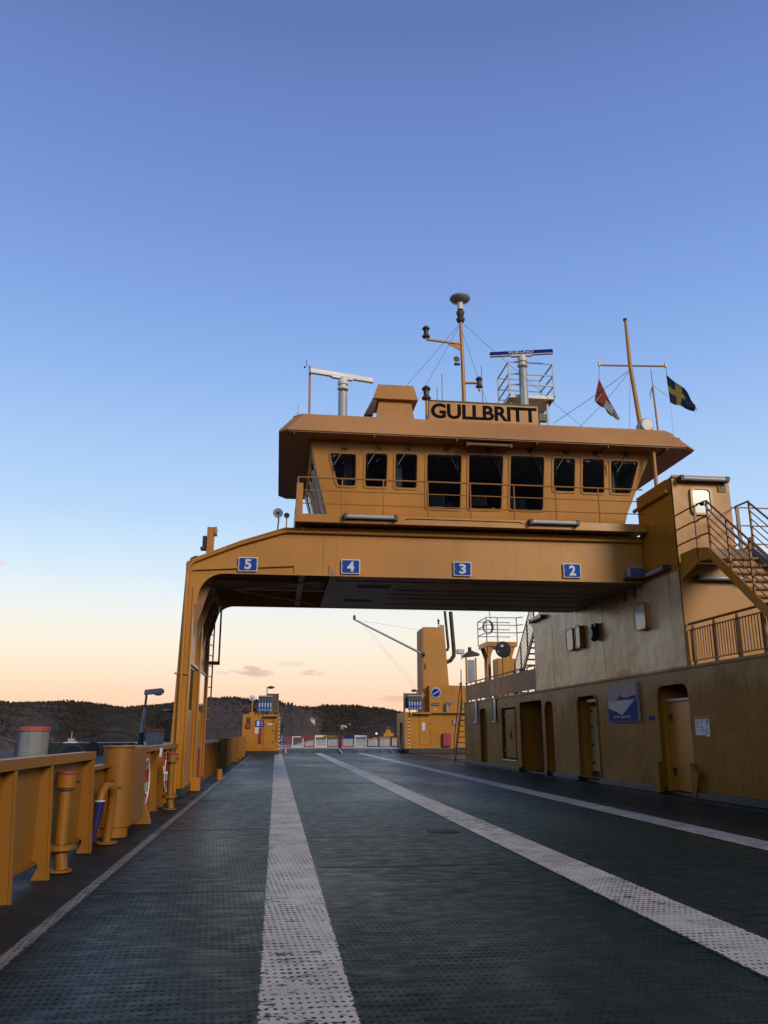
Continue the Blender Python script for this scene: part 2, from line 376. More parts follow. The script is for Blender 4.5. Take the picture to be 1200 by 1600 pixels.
def rnd(poly, r, n=4):
    """polygon with rounded corners"""
    out = []; N = len(poly)
    rr = r if isinstance(r, (list, tuple)) else [r]*N
    for i in range(N):
        p = Vector(poly[i]); a = Vector(poly[i-1]); b = Vector(poly[(i+1) % N]); q = rr[i]
        if q <= 0: out.append(tuple(p)); continue
        u = (a-p).normalized()*q; v = (b-p).normalized()*q
        for k in range(n+1):
            s = k/n; out.append(tuple((p+u)*(1-s)**2 + p*2*s*(1-s) + (p+v)*s*s))
    return out
def rect(u0, v0, u1, v1): return [(u0,v0),(u1,v0),(u1,v1),(u0,v1)]
_txt = {}
def text(s, w, h, fn, name, mat, parent, bold=.012, depth=.006, spacing=1.0):
    """raised lettering, fitted to w by h, placed by fn(u, v, d) with d towards the reader"""
    cu = bpy.data.curves.new('t', 'FONT'); cu.body = s; cu.size = 1; cu.offset = bold; cu.extrude = .02; cu.space_character = spacing; cu.resolution_u = 4
    o = bpy.data.objects.new('t', cu); C.objects.link(o)
    dg = bpy.context.evaluated_depsgraph_get(); me = bpy.data.meshes.new_from_object(o.evaluated_get(dg))
    bpy.data.objects.remove(o); bpy.data.curves.remove(cu)
    xs = [v.co.x for v in me.vertices]; ys = [v.co.y for v in me.vertices]
    x0, x1, y0, y1 = min(xs), max(xs), min(ys), max(ys)
    org = root_loc(parent)
    for v in me.vertices:
        u = (v.co.x-x0)/(x1-x0)*w; q = (v.co.y-y0)/(y1-y0)*h
        v.co = Vector(fn(u, q, depth if v.co.z > 0 else 0)) - org
    me.materials.clear(); me.materials.append(M[mat])
    ob = bpy.data.objects.new(name, me); C.objects.link(ob); ob.parent = parent
    return ob
def face_cam(x, y, z): return lambda u, v, d: (x+u, y-d, z+v)        # lettering seen from -Y
def face_wall(x, y, z): return lambda u, v, d: (x-d, y-u, z+v)       # lettering on a wall facing -X

# ================================================================== SETTING
# deck: under-sheet, plates laid on it, painted lines
dk = MB().box(-2.6, 9.6, -14, 66, -.5, -.012).build('deck', 'gutter', kind='structure')
cols = [(-1.6, 0.0, .35), (0.0, 2.86, 1.0), (2.86, 5.78, 2.2), (5.78, 8.78, .1)]
ends = {0: [-8, -2.5, 2.3, 7.78, 12.6, 18.0, 23.6, 29.2, 35, 41, 47, 53, 60.9], 1: [-8, -1.6, 4.1, 9.0, 11.5, 17.2, 23.65, 29.4, 35.2, 41, 47, 53, 60.9],
        2: [-8, -2.2, 3.4, 9.25, 14.6, 19.9, 24.1, 30, 36, 42, 48, 54, 60.9], 3: [-8, -3, 2.5, 8.3, 13.9, 19.4, 25, 31, 37, 43, 49, 55, 60.9]}
for ci, (a, b, _) in enumerate(cols):
    for y0, y1 in zip(ends[ci][:-1], ends[ci][1:]):
        MB().box(a+.004, b-.004, y0+.006, y1-.006, -.012, random.uniform(-.0008, .0008)).build('deck_plate', 'deck', dk)
        if random.random() < .8: MB().box(a+.004, b-.004, y1-.010, y1+.010, -.012, .0022).build('weld_bead', 'gutter', dk)
MB().prism([(60.9,-.4),(66,-.4),(66,.26),(64,.24),(60.9,0)], 'x', -.2, 9.4).build('end_ramp', 'deck', dk)
for k, (xc, hw) in LINES.items():
    y0, y1 = (-8, 60.8)
    MB().box(xc-hw-.03, xc+hw+.03, y0, y1, -.006, .004).build('painted_lane_line', 'line_'+k, dk)
for xs in (4.7, .75, 8.4):
    MB().prism([(60.95,.012),(63.9,.243),(63.9,.25),(60.95,.019)], 'x', xs-.05, xs+.05).build('ramp_marking', 'sign_white', dk)
# small round hatch cover in the deck
hc = MB().lathe([(.24,.0),(.24,.005),(.21,.008),(.02,.009)], (2.35, 12.0, 0), n=28).build('round_hatch', 'gutter', dk)

# water
MB().box(-4200, 4200, -900, 7000, -3.2, -2.5).build('sea_water', 'water', kind='structure')
# ferry hull under the deck
MB().prism([(-2.75,-2.9),(-2.62,-.02),(16,-.02),(16,-2.9)], 'y', -16, 65.9).build('ferry_hull', 'black', **T('black hull side of the ferry below the car deck', 'hull'))

# ---- hills
t = NT('hillside'); x = t.xyz()
forest = t.mix(t.ramp(t.noise(.10, 8, rough=.7), .35, .7), (.026,.026,.018), (.075,.052,.034))
rock = t.mix(t.ramp(t.noise(.16, 9, rough=.72, sx=(1,1,2.5)), .35, .68), (.085,.056,.045), (.20,.128,.105))
att = t.n('ShaderNodeAttribute'); att.attribute_name = 'rock'
f = t.ramp(t.math('ADD', att.outputs['Fac'], t.math('MULTIPLY', t.math('SUBTRACT', t.noise(.07, 7, rough=.7, off=(3,3,3)), .5), 1.5)), .46, .56)
rock = t.mix(t.ramp(t.noise(.6, 9, rough=.8, off=(4,4,4)), .40, .60, 0, .9), rock, (.045,.035,.028))
M['hill'] = t.out(t.mix(f, forest, rock), .95, 0, t.bump(t.noise(.5, 8, rough=.7), 1.2, 1), .15)
def az_of(px): return math.atan2(right.x*(px-600)/1294*1+fwd.x, fwd.y+right.y*(px-600)/1294)
ridge = [(-900,46),(-300,44),(0,46),(60,45),(130,50),(160,47),(215,41),(270,45),(320,52),(380,54),(420,50),(447,49),(460,43),(500,39),(560,38),(600,36),(630,30),(700,27),(800,24),(1300,26),(2100,20)]
def interp(tab, x):
    if x <= tab[0][0]: return tab[0][1]
    for (a, b), (c, d) in zip(tab, tab[1:]):
        if x <= c: return b+(d-b)*(x-a)/(c-a)
    return tab[-1][1]
shore = [(-900,420),(-60,430),(0,300),(40,290),(110,430),(270,480),(320,330),(430,300),(470,330),(505,640),(560,760),(640,820),(2100,900)]
rdist = [(-900,620),(280,620),(340,560),(430,520),(470,900),(520,1150),(2100,1250)]
rocky = [(-900,.3),(0,.45),(90,.62),(150,.35),(250,.4),(300,.55),(340,.85),(400,.75),(440,1.0),(500,.9),(520,.12),(600,.1),(2100,.15)]
def hill_h(px, s, X, Yy):
    rd = interp(rdist, px); rh = interp(ridge, px)
    H = 1.3 + rh/1330*rd + 2.5
    n1 = noise.fractal(V(X*.006, Yy*.006, 3.1), 1.0, 2.0, 6); n2 = noise.fractal(V(X*.03, Yy*.03, 9.7), .9, 2.1, 5)
    prof = s**.75 if s <= 1 else 1-.25*(s-1)
    k = min(1, s*4)*max(0, 1-.75*max(0, s-.75)*2.2) if s <= 1 else .35
    return -2.7 + H*prof*(1+.20*n1*k) + 3.2*n2*k
def hill_mesh():
    bm = bmesh.new(); lay = bm.verts.layers.float.new('rock')
    cols_ = []; pxs = [-800+ i*5.0 for i in range(0, 520)]
    for px in pxs:
        a = az_of(px) ; sh = interp(shore, px)*(1+.03*math.sin(px*.05)); rd = interp(rdist, px); col = []
        for j in range(46):
            s = j/36
            d = sh + (rd-sh)*s
            X, Yy = d*math.sin(a), d*math.cos(a)
            v = bm.verts.new((X, Yy, hill_h(px, s, X, Yy) if j else -3.0)); v[lay] = interp(rocky, px)*(1 if s < .8 else max(0, 1-(s-.8)*5)); col.append(v)
        cols_.append(col)
    for a, b in zip(cols_, cols_[1:]):
        for j in range(45): bm.faces.new((a[j], b[j], b[j+1], a[j+1]))
    bmesh.ops.recalc_face_normals(bm, faces=bm.faces[:])
    me = bpy.data.meshes.new('hills'); bm.to_mesh(me); bm.free(); me.materials.append(M['hill'])
    for p in me.polygons: p.use_smooth = True
    o = bpy.data.objects.new('hills', me); C.objects.link(o); o['kind'] = 'structure'
    return o
hill_mesh()
def added_hill_ring():  # hills added out of view, made high to darken the window reflections
    bm = bmesh.new(); rows = []; lay = bm.verts.layers.float.new('rock')
    for i in range(181):
        a = R(-52 - i*(360-52-58)/180)
        row = []
        for j in range(14):
            s_ = j/13; d = 170+60*math.sin(a*2)+s_*120; X, Yy = d*math.sin(a), d*math.cos(a)
            e = math.sin(min(1, i/22, (180-i)/22)*math.pi/2)
            z = -3 + (7+30*e)*s_**.7*(1+.35*noise.fractal(V(X*.012, Yy*.012, 7), 1, 2, 6)) + 2.0*noise.fractal(V(X*.06, Yy*.06, 2), .9, 2, 4)*s_
            row.append(bm.verts.new((X, Yy, z)))
        rows.append(row)
    for r in rows:
        for v in r: v[lay] = .5
    for a_, b_ in zip(rows, rows[1:]):
        for j in range(13): bm.faces.new((a_[j], b_[j], b_[j+1], a_[j+1]))
    bmesh.ops.recalc_face_normals(bm, faces=bm.faces[:])
    me = bpy.data.meshes.new('unseen_hill_ring'); bm.to_mesh(me); bm.free(); me.materials.append(M['hill'])
    for p in me.polygons: p.use_smooth = True
    o = bpy.data.objects.new('unseen_hill_ring', me); C.objects.link(o); o['kind'] = 'structure'
added_hill_ring()
# far wood over the hills: one mass of small rounded and pointed crowns
t = NT('autumn_wood'); tn = t.noise(.03, 4, off=(1,2,3)); tm = t.noise(.35, 2)
M['wood'] = t.out(t.mix(t.ramp(tm, .45, .7), t.mix(t.ramp(tn, .4, .6), (.022,.023,.018), (.040,.032,.022)), (.060,.040,.026)), .9, 0, None, .1)
def wood():
    bm = bmesh.new(); rg = random.Random(3)
    for i in range(26000):
        px = rg.uniform(-120, 1000) if i % 8 else rg.uniform(-780, 1780)
        s = rg.uniform(.04, 1.12)**.8
        rk = interp(rocky, px)*(1 if s < .85 else .1)
        a = az_of(px); sh = interp(shore, px); rd = interp(rdist, px); d = sh+(rd-sh)*s; X, Yy = d*math.sin(a), d*math.cos(a)
        if rg.random() < rk*.95 + .25*noise.noise(V(X*.02, Yy*.02, 0)): continue
        z = hill_h(px, s, X, Yy); k = d/550
        h = rg.uniform(.9, 2.0)*k*(.8 if s > .9 else 1); w = h*rg.uniform(.26, .5); pine = rg.random() < .45
        n = 5; tw = rg.random()*6; c = V(X, Yy, z-.4)
        levels = [(.6,.1),(1,.35),(.75,.7),(.12,1)] if not pine else [(.8,.08),(.65,.4),(.34,.72),(.03,1.12)]
        rings = [[bm.verts.new(c+V(math.cos(tw+6.283*q/n)*w*r*rg.uniform(.75,1.25), math.sin(tw+6.283*q/n)*w*r, h*hh*rg.uniform(.93,1.07))) for q in range(n)] for r, hh in levels]
        for A, B in zip(rings, rings[1:]):
            for q in range(n): bm.faces.new((A[q], A[(q+1)%n], B[(q+1)%n], B[q]))
        bm.faces.new(rings[-1])
    me = bpy.data.meshes.new('far_wood'); bm.to_mesh(me); bm.free(); me.materials.append(M['wood'])
    o = bpy.data.objects.new('far_wood', me); C.objects.link(o); o['kind'] = 'stuff'; o['label'] = 'dark autumn wood covering the far hills'; o['category'] = 'wood'
wood()
# near rocky mound on the left shore
t = NT('near_rock'); rk = t.mix(t.ramp(t.noise(.5, 9, rough=.72, sx=(1,1,2)), .35, .66), (.050,.036,.028), (.17,.125,.10))
M['near_rock'] = t.out(t.mix(t.ramp(t.noise(.3, 6, off=(5,5,5)), .5, .62), rk, (.035,.036,.022)), .92, 0, t.bump(t.noise(2, 8, rough=.7), .4, 1), .2)
def mound():
    bm = bmesh.new(); N1, N2 = 90, 60; g = []
    for i in range(N1):
        row = []
        for j in range(N2):
            u, v = i/(N1-1), j/(N2-1); X = -95+u*75; Yy = 92+v*45
            e = min(1, (1-u)*3.2)*math.sin(math.pi*min(1, max(0, v)))**.6
            z = -3.2 + e*(5.9 + 1.7*noise.fractal(V(X*.09, Yy*.09, 1), .9, 2, 6)) + .5*e*noise.fractal(V(X*.5, Yy*.5, 5), .9, 2, 4)
            row.append(bm.verts.new((X, Yy, z)))
        g.append(row)
    for i in range(N1-1):
        for j in range(N2-1): bm.faces.new((g[i][j], g[i+1][j], g[i+1][j+1], g[i][j+1]))
    me = bpy.data.meshes.new('rocky_shore'); bm.to_mesh(me); bm.free(); me.materials.append(M['near_rock'])
    o = bpy.data.objects.new('rocky_shore', me); C.objects.link(o); o['kind'] = 'structure'
mound()

# ================================================================== HELPER BUILDERS
def tube_light(name, x0, x1, y, z, label, group, along='x', facing=-1, tilt=0):
    """caged tube lamp; along x facing -Y, or along y facing -X"""
    th = thing(name, (x0 if along == 'x' else x0, y, z), label, 'lamp', group); glow = 'lens' if 'overhang' not in label else 'soffit'
    def mp(a, b, c): return (a, y+b*1.0, z+c) if along == 'x' else (y+b, a, z+c)
    L = x1-x0
    m = MB()
    if along == 'x': m.box(x0, x1, y-.03, y+.05, z-.055, z+.055)
    else: m.box(y-.03, y+.05, x0, x1, z-.055, z+.055)
    m.build('housing', 'rusty', th, bev=.01)
    a0, a1 = x0+.09, x1-.09
    pts = [(a0, y-.075, z), (a1, y-.075, z)] if along == 'x' else [(y-.075, a0, z), (y-.075, a1, z)]
    MB().tube(pts, .05, 10).build('diffuser', glow, th, smooth=True)
    for a in (x0+.06, x1-.06):
        if along == 'x': MB().box(a-.035, a+.035, y-.135, y-.025, z-.065, z+.065).build('end_cap', 'rusty', th)
        else: MB().box(y-.135, y-.025, a-.035, a+.035, z-.065, z+.065).build('end_cap', 'rusty', th)
    return th
def nav_light(x, y, z, label, s=1.0, pole=0):
    th = thing('navigation_light', (x, y, z), label, 'navigation light', 'navigation lights on the wheelhouse top')
    if pole: MB().tube([(x,y,z-pole),(x,y,z)], .03, 8).build('bracket', 'yellow_clean', th)
    MB().lathe([(.11*s,0),(.115*s,.03*s),(.075*s,.08*s)], (x,y,z), n=14).build('base', 'rusty', th)
    MB().lathe([(.065*s,.08*s),(.07*s,.2*s),(.065*s,.24*s)], (x,y,z), n=14).build('lens', 'black', th, smooth=True)
    MB().lathe([(.10*s,.24*s),(.11*s,.27*s),(.06*s,.33*s),(.02*s,.35*s)], (x,y,z), n=14).build('cap', 'rusty', th)
    return th
def wire(pts, label, group=None, r=.008, mat='black'):
    r *= .62
    p = [Vector(q) for q in pts]
    if len(p) == 2:
        L = (p[1]-p[0]).length; a, b = p
        p = [a.lerp(b, k/6) + V(0,0,-.012*L*4*(k/6)*(1-k/6)) for k in range(7)]
    return MB().tube(p, r, 5).build('stay_wire', mat, **T(label, 'wire', group))
def sign_num(x0, z0, x1, z1, y, s, label):
    th = thing('lane_sign', ((x0+x1)/2, y, z0), label, 'sign', 'blue lane number signs on the beam')
    MB().box(x0, x1, y-.02, y, z0, z1).build('backing', 'sign_white', th, bev=.012)
    MB().plate(rnd(rect(x0+.025, z0+.025, x1-.025, z1-.025), .03), [], .004, lambda u,v,w: (u, y-.022-w, v)).build('blue_face', 'blue', th)
    h = (z1-z0)*.70; w = h*.66
    text(s, w, h, face_cam((x0+x1)/2-w/2, y-.027, z0+(z1-z0)*.15), 'number', 'sign_white', th, bold=.035)
    for bx_ in (x0+.04, x1-.04): MB().lathe([(.012,0),(.012,.012)], (bx_, y-.036, (z0+z1)/2), 'y', 8).build('screw', 'grey', th)
    return th

# ================================================================== PORTAL BRIDGE (beam + leg)
YB0, YB1 = 19.1, 24.25
ZB = 4.87
pb = thing('portal_bridge', (3, 21.7, 0), 'yellow steel portal spanning the car deck, carrying the wheelhouse', 'portal')
slope = [(-2.165,4.87),(8.85,4.87),(8.85,6.0),(.05,6.0),(-.95,5.66),(-1.9,5.26),(-2.12,5.14),(-2.165,5.02)]
slope2 = [(.95,4.87),(8.85,4.87),(8.85,6.0),(.95,6.0)]
MB().plate(slope, [], .03, lambda u,v,w: (u, YB0+w, v)).build('front_face', 'yellow_clean', pb)
MB().plate(slope, [], .03, lambda u,v,w: (u, YB1-w, v)).build('back_face', 'yellow', pb)
MB().box(1.15, 8.84, YB0+.032, YB1-.032, 4.885, 4.93).build('underside_plate', 'soffit_grey', pb)
for y in (19.75, 20.95, 21.6, 22.25, 23.3): MB().box(1.3 if y < 20 else 2.9, 8.83, y, y+.03, 4.868, 4.884).build('underside_rib', 'soffit_grey', pb)
for k, (a, b) in enumerate(((1.9, 2.75), (1.75, 2.55))):
    MB().box(a, b, [20.3, 22.6][k], [20.75, 23.0][k], 4.875, 4.8849).build('vent_slot', 'cabin_dark', pb)
MB().prism([(.95,6.0),(.05,6.0),(-.95,5.66),(-1.9,5.26),(-2.16,5.12),(-2.16,5.09),(-1.9,5.23),(-.95,5.63),(.05,5.97),(.95,5.97)], 'y', YB0-.03, YB1+.03).build('sloping_top_plate', 'yellow_clean', pb)
MB().box(.95, 8.84, YB0-.02, YB1+.02, 6.0, 6.03).build('top_plate', 'yellow_clean', pb)
MB().box(-2.18, 1.15, YB0+.04, YB1-.04, 5.06, 5.09).build('recessed_underside', 'soffit', pb)
for y in (19.75, 20.4, 22.3, 22.95, 23.6): MB().box(-2.1, 1.14, y, y+.025, 4.93, 5.058).build('stiffener', 'soffit', pb)
MB().box(-1.2, 1.14, 21.35, 21.5, 4.90, 4.93).build('brace_beam', 'soffit_grey', pb)
MB().box(.42, .56, YB0+.04, YB1-.04, 4.895, 5.055).build('cross_frame', 'soffit_grey', pb)
MB().bar((-1.15,21.42,4.885), (.95,19.9,4.885), .07, .03).build('diagonal_brace', 'soffit_grey', pb)
MB().bar((-1.15,21.42,4.885), (.95,23.5,4.885), .07, .03).build('diagonal_brace', 'soffit_grey', pb)
MB().box(-2.16, 8.84, YB0-.012, YB0-.002, 4.87, 4.90).build('bottom_flange', 'yellow_clean', pb)
MB().bar((-2.0,YB0-.035,4.94), (.30,YB0-.035,5.09), .05, .03).build('cable_tray', 'yellow', pb)
MB().box(.29, .31, YB0-.028, YB0-.002, 4.91, 5.06).build('tray_bracket', 'yellow', pb)
MB().box(.97, .985, YB0-.008, YB0-.002, 4.91, 5.97).build('weld_seam', 'yellow', pb)
MB().box(1.27, 1.282, YB0-.006, YB0-.002, 4.91, 5.97).build('weld_seam', 'yellow', pb)
MB().prism([(1.1,4.9),(1.26,4.9),(1.1,5.12)], 'y', YB0-.02, YB0-.004).build('gusset', 'soffit', pb)
# leg: three columns with plating between them
for y in (19.1, 21.62, 24.10):
    zf = .17
    MB().prism([(-2.29,zf),(-1.975,zf),(-1.975,4.86),(-2.165,4.86)], 'y', y, y+.16).build('column', 'yellow', pb)
    MB().box(-1.975, -1.945, y-.03, y+.19, .18, 4.55).build('column_flange', 'yellow', pb)
MB().plate(rect(19.27, .2, 21.6, 4.85), [rnd(rect(19.5, 1.85, 21.2, 2.8), .06)], .02, lambda u,v,w: (-2.06+w, u, v)).build('leg_plate', 'yellow', pb)
MB().plate(rect(21.79, .2, 24.08, 4.85), [rnd(rect(22.1, 1.95, 23.7, 2.8), .06)], .02, lambda u,v,w: (-2.06+w, u, v)).build('leg_plate', 'yellow', pb)
for y0, y1 in ((19.27,21.6),(21.79,24.08)):
    MB().box(-2.04, -1.985, y0, y1, 2.86, 2.92).build('edge_bar', 'white', pb)
    MB().box(-2.04, -1.985, y0, y1, .17, .22).build('edge_bar', 'yellow', pb)
MB().box(-2.03, -1.99, 22.0, 23.95, 1.9, 2.84).build('reflecting_panel', 'shiny', pb, bev=.01)
MB().box(-2.5, -2.07, 19.3, 24.0, 1.8, 1.84).build('inner_shelf', 'cabin_dark', pb)
MB().box(-2.27, -1.96, 19.05, 24.4, 0, .165).build('foot_coaming', 'green_coaming', pb)
# tapered brackets at the head of the leg
for y in (19.75, 21.0, 22.35, 23.5):
    MB().prism([(-2.0,4.86),(-1.6,4.86),(-1.98,3.55),(-2.0,3.5)], 'y', y, y+.025).build('head_bracket', 'soffit', pb)
def knee(y, w=1.0):
    pts = [(-2.0,4.868),(-1.28*w-.0,4.868)]
    for k in range(1, 9):
        a = k/9*math.pi/2; pts.append((-1.30-.56*math.sin(a), 4.868-.56*(1-math.cos(a))))
    pts += [(-1.88,4.15),(-2.0,4.12)]
    return MB().prism(pts, 'y', y, y+.03)
knee(YB0-.005).build('knee_plate', 'yellow_clean', pb)
knee(24.2).build('knee_plate', 'soffit', pb)
MB().box(-2.27, -1.96, YB0-.05, YB0-.002, 2.58, 2.62).build('collar', 'yellow', pb)
# pipe that climbs the leg and runs along the beam
MB().tube([(-2.12,YB0-.06,.05),(-2.12,YB0-.06,4.75),(-2.09,YB0-.06,5.02),(-1.98,YB0-.06,5.14),(-1.7,YB0-.06,5.26),(-.95,YB0-.06,5.57),(-.05,YB0-.06,5.86),(.12,YB0-.06,5.9),(8.84,YB0-.06,5.9)], .04, 10).build('cable_pipe', 'yellow', pb, smooth=True)
MB().box(.45, .52, YB0-.06, YB0-.002, 5.9, 6.02).build('pipe_clip', 'yellow', pb)
# flood lamp under the knee, up in the corner
fl = thing('flood_lamp', (-1.75, 22.6, 4.5), 'small grey flood lamp tucked up inside the portal corner', 'lamp')
MB().box(-1.9, -1.62, 22.5, 22.75, 4.42, 4.66).build('housing', 'grey', fl, bev=.02)
MB().box(-1.86, -1.66, 22.48, 22.5, 4.45, 4.63).build('lens', 'lens', fl)
MB().tube([(-1.76,22.6,4.66),(-1.76,22.6,4.88)], .02, 6).build('bracket', 'grey', fl)
# ladder behind the leg
lad = thing('ladder', (-1.78, 24.5, .8), 'narrow yellow ladder up the far side of the portal leg', 'ladder')
for x, y in ((-1.99,24.45),(-1.90,24.95)): MB().box(x-.02, x+.02, y, y+.04, 1.5, 4.9).build('rail', 'rail', lad)
r0 = MB().tube([(-1.99,24.47,1.7),(-1.90,24.97,1.7)], .016, 6).build('rung', 'rail', lad)
for k in range(1, 11): part_copy(r0, (0,0,.3*k))
MB().box(-1.72, -1.67, 24.5, 24.55, 3.22, 4.9).build('cage_bar', 'rail', lad)
MB().box(-1.99, -1.67, 24.5, 24.56, 3.22, 3.32).build('cage_foot', 'rail', lad)
# lane number signs
sign_num(-.99, 4.92, -.54, 5.26, YB0-.045, '5', 'blue sign with white number 5 on the sloping end of the beam')
sign_num(1.39, 4.92, 1.84, 5.27, YB0-.04, '4', 'blue sign with white number 4 on the beam')
sign_num(4.07, 4.93, 4.51, 5.28, YB0-.04, '3', 'blue sign with white number 3 at the middle of the beam')
sign_num(6.78, 4.95, 7.23, 5.31, YB0-.04, '2', 'blue sign with white number 2 near the deckhouse end of the beam')
# things on the sloping end
hb = thing('lamp_bracket', (-1.7, 19.5, 5.3), 'dark lamp on a yellow upright plate at the outer end of the beam', 'lamp')
MB().prism([(19.35,5.3),(19.6,5.34),(19.6,6.0),(19.35,6.03)], 'x', -1.76, -1.6).build('upright_plate', 'yellow', hb, bev=.01)
MB().box(-1.6, -1.54, 19.33, 19.62, 5.86, 6.03).build('top_flange', 'yellow', hb)
MB().box(-1.86, -1.765, 19.38, 19.6, 5.55, 5.82).build('lamp', 'black', hb, bev=.015)
MB().box(-1.9, -1.77, 19.36, 19.62, 5.5, 5.548).build('lamp_lip', 'rusty', hb)
lp = MB().tube([(-2.1,19.3,5.14),(-2.08,19.3,5.24),(-1.98,19.3,5.29),(-1.88,19.3,5.27)], .03, 8).build('lifting_lug', 'rusty', **T('small rusty pipe hoop at the outer corner of the beam', 'pipe'))
hn = thing('loudhailer', (-.1, 19.5, 6.0), 'round grey loudhailer on the beam beside the walkway rail', 'loudspeaker')
MB().lathe([(.12,0),(.115,.03),(.05,.12),(.045,.2)], (-.12,19.35,6.42), 'y', 18).build('horn', 'grey', hn, smooth=True)
MB().lathe([(.04,-.01),(.04,.0)], (-.12,19.345,6.42), 'y', 12).build('horn_centre', 'black', hn)
MB().tube([(-.12,19.45,6.40),(-.1,19.45,6.27),(-.12,19.45,6.0)], .02, 6).build('bracket', 'yellow', hn)
hn2 = thing('small_horn', (.1, 19.5, 6.0), 'small black horn next to the grey loudhailer', 'horn')
MB().lathe([(.07,0),(.03,.1)], (.09,19.4,6.38), 'y', 14).build('horn_bell', 'black', hn2, smooth=True)
MB().tube([(.09,19.48,6.38),(.09,19.48,6.0)], .015, 6).build('bracket', 'yellow', hn2)

# ================================================================== WALKWAY round the wheelhouse
ZD = 6.24
wk = thing('walkway', (4.5, 19.3, 6.07), 'yellow walkway ledge along the foot of the wheelhouse', 'walkway')
MB().box(.31, 8.84, 18.7, 24.7, 6.09, ZD-.01).build('floor_slab', 'yellow_clean', wk)
MB().box(.30, 8.84, 18.68, 18.7, 6.06, ZD+.01).build('edge_strip', 'yellow', wk)
MB().box(.28, .30, 18.68, 24.7, 6.06, ZD+.01).build('edge_strip', 'yellow', wk)
for k in range(9): MB().prism([(18.75,6.088),(19.08,6.088),(19.08,6.035)], 'x', .9+k*.95, .92+k*.95).build('bracket', 'yellow', wk)
MB().tube([(2.85,18.665,6.17),(2.95,18.665,6.2),(5.6,18.665,6.2),(5.72,18.665,6.17)], .008, 5).build('cable', 'rusty', wk)
rl = thing('walkway_railing', (4.5, 18.75, ZD), 'thin yellow railing in front of the wheelhouse windows', 'railing')
for z, r in ((7.15,.02),(6.84,.013),(6.52,.013)):
    MB().tube([(8.82,18.74,z),(.33,18.74,z),(.33,24.5,z)], r, 8).build('rail', 'rail_light', rl)
for x in (.33, 1.37, 2.35, 3.42, 4.46, 5.54, 6.58, 7.67):
    MB().tube([(x,18.74,ZD-.06),(x,18.74,7.15)], .017, 8).build('post', 'rail_light', rl)
for y in (19.3, 20.6, 22.0, 23.3, 24.5): MB().tube([(.33,y,ZD-.02),(.33,y,7.15)], .018, 8).build('post', 'rail_light', rl)
MB().box(.30, .45, 18.70, 18.745, ZD, 7.0).build('end_plate', 'yellow', rl)
tube_light('tube_lamp', 1.38, 2.68, 18.66, 6.19, 'white tube lamp on the walkway edge, above the number 4 sign', 'caged tube lamps')
tube_light('tube_lamp', 5.82, 7.1, 18.66, 6.2, 'white tube lamp on the walkway edge, between the number 3 and 2 signs', 'caged tube lamps')

# ================================================================== WHEELHOUSE
wh = thing('wheelhouse', (5.0, 22.3, ZD), 'yellow wheelhouse with a row of dark outward leaning windows', 'wheelhouse')
ZT = 8.53
def fy(z): return 20.2-(z-ZD)*.13
def front(u, v, w): return (u, fy(v)+w, v)
wf = [(1.2,ZD),(8.84,ZD),(9.0,6.9),(9.68,ZT),(.62,ZT)]
def wq(x0t, x1t, x0b, x1b, zt, zb): return [(x0b,zb),(x1b,zb),(x1t,zt),(x0t,zt)]
wins = [wq(1.11,1.81,1.34,1.81,8.2,7.36), wq(2.03,2.62,2.03,2.60,8.24,7.36), wq(2.80,3.39,2.80,3.38,8.26,7.36),
        wq(3.62,4.55,3.62,4.52,8.28,6.86), wq(4.72,5.66,4.71,5.60,8.31,6.88), wq(5.83,6.76,5.80,6.71,8.33,6.9),
        wq(6.99,7.60,6.98,7.57,8.32,7.42), wq(7.78,8.39,7.76,8.38,8.33,7.41), wq(8.55,9.35,8.55,9.10,8.31,7.42)]
whole = [rnd(q, .08) for q in wins]
MB().plate(wf, whole, .06, front).build('front_wall', 'yellow_clean', wh)
YR = 24.75
def byk(z): return YR-.0+(z-ZD)*.13
MB().plate(wf, whole, .06, lambda u,v,w: (u, byk(v)-w, v)).build('rear_wall', 'yellow_clean', wh)
for i, q in enumerate(wins):
    cx = sum(p[0] for p in q)/4; cz = sum(p[1] for p in q)/4
    def grow(q, g): return [(p[0]+(g if p[0] > cx else -g), p[1]+(g if p[1] > cz else -g)) for p in q]
    fr = MB().plate(rnd(grow(q, .035), .10), [rnd(grow(q, -.012), .075)], .03, lambda u,v,w: (u, fy(v)-.022+w, v)).build('window', 'yellow', wh)
    MB().plate(rnd(grow(q, .02), .08), [], .008, lambda u,v,w: (u, fy(v)+.035+w, v)).build('pane', 'glass', fr)
    MB().plate(rnd(grow(q, -.01), .07), [rnd(grow(q, -.035), .06)], .006, lambda u,v,w: (u, fy(v)+.026+w, v)).build('seal', 'black', fr)
    MB().plate(rnd(grow(q, .02), .08), [], .008, lambda u,v,w: (u, byk(v)-.035-w, v)).build('rear_pane', 'glass', wh)
    # wiper
    px_, pz = (q[2][0]+q[3][0])/2+.05, q[2][1]+.13
    wide = i in (3,4,5); dx = -.28 if i in (0,1,2,6,8) else .30
    MB().box(px_-.05, px_+.05, fy(pz)-.09, fy(pz)-.004, pz-.03, pz+.04).build('wiper_motor', 'black' if i > 2 else 'rusty', fr)
    MB().tube([(px_,fy(pz)-.07,pz), (px_+dx, fy(pz-.45)-.06, pz-.45-(.12 if wide else 0))], .008, 5).build('wiper_arm', 'grey' if i in (0,1,2,6,8) else 'black', fr)
    MB().tube([(px_+dx-.02, fy(pz-.25)-.045, pz-.27), (px_+dx+.0, fy(pz-.65)-.045, pz-.62)], .008, 5).build('wiper_blade', 'black', fr)
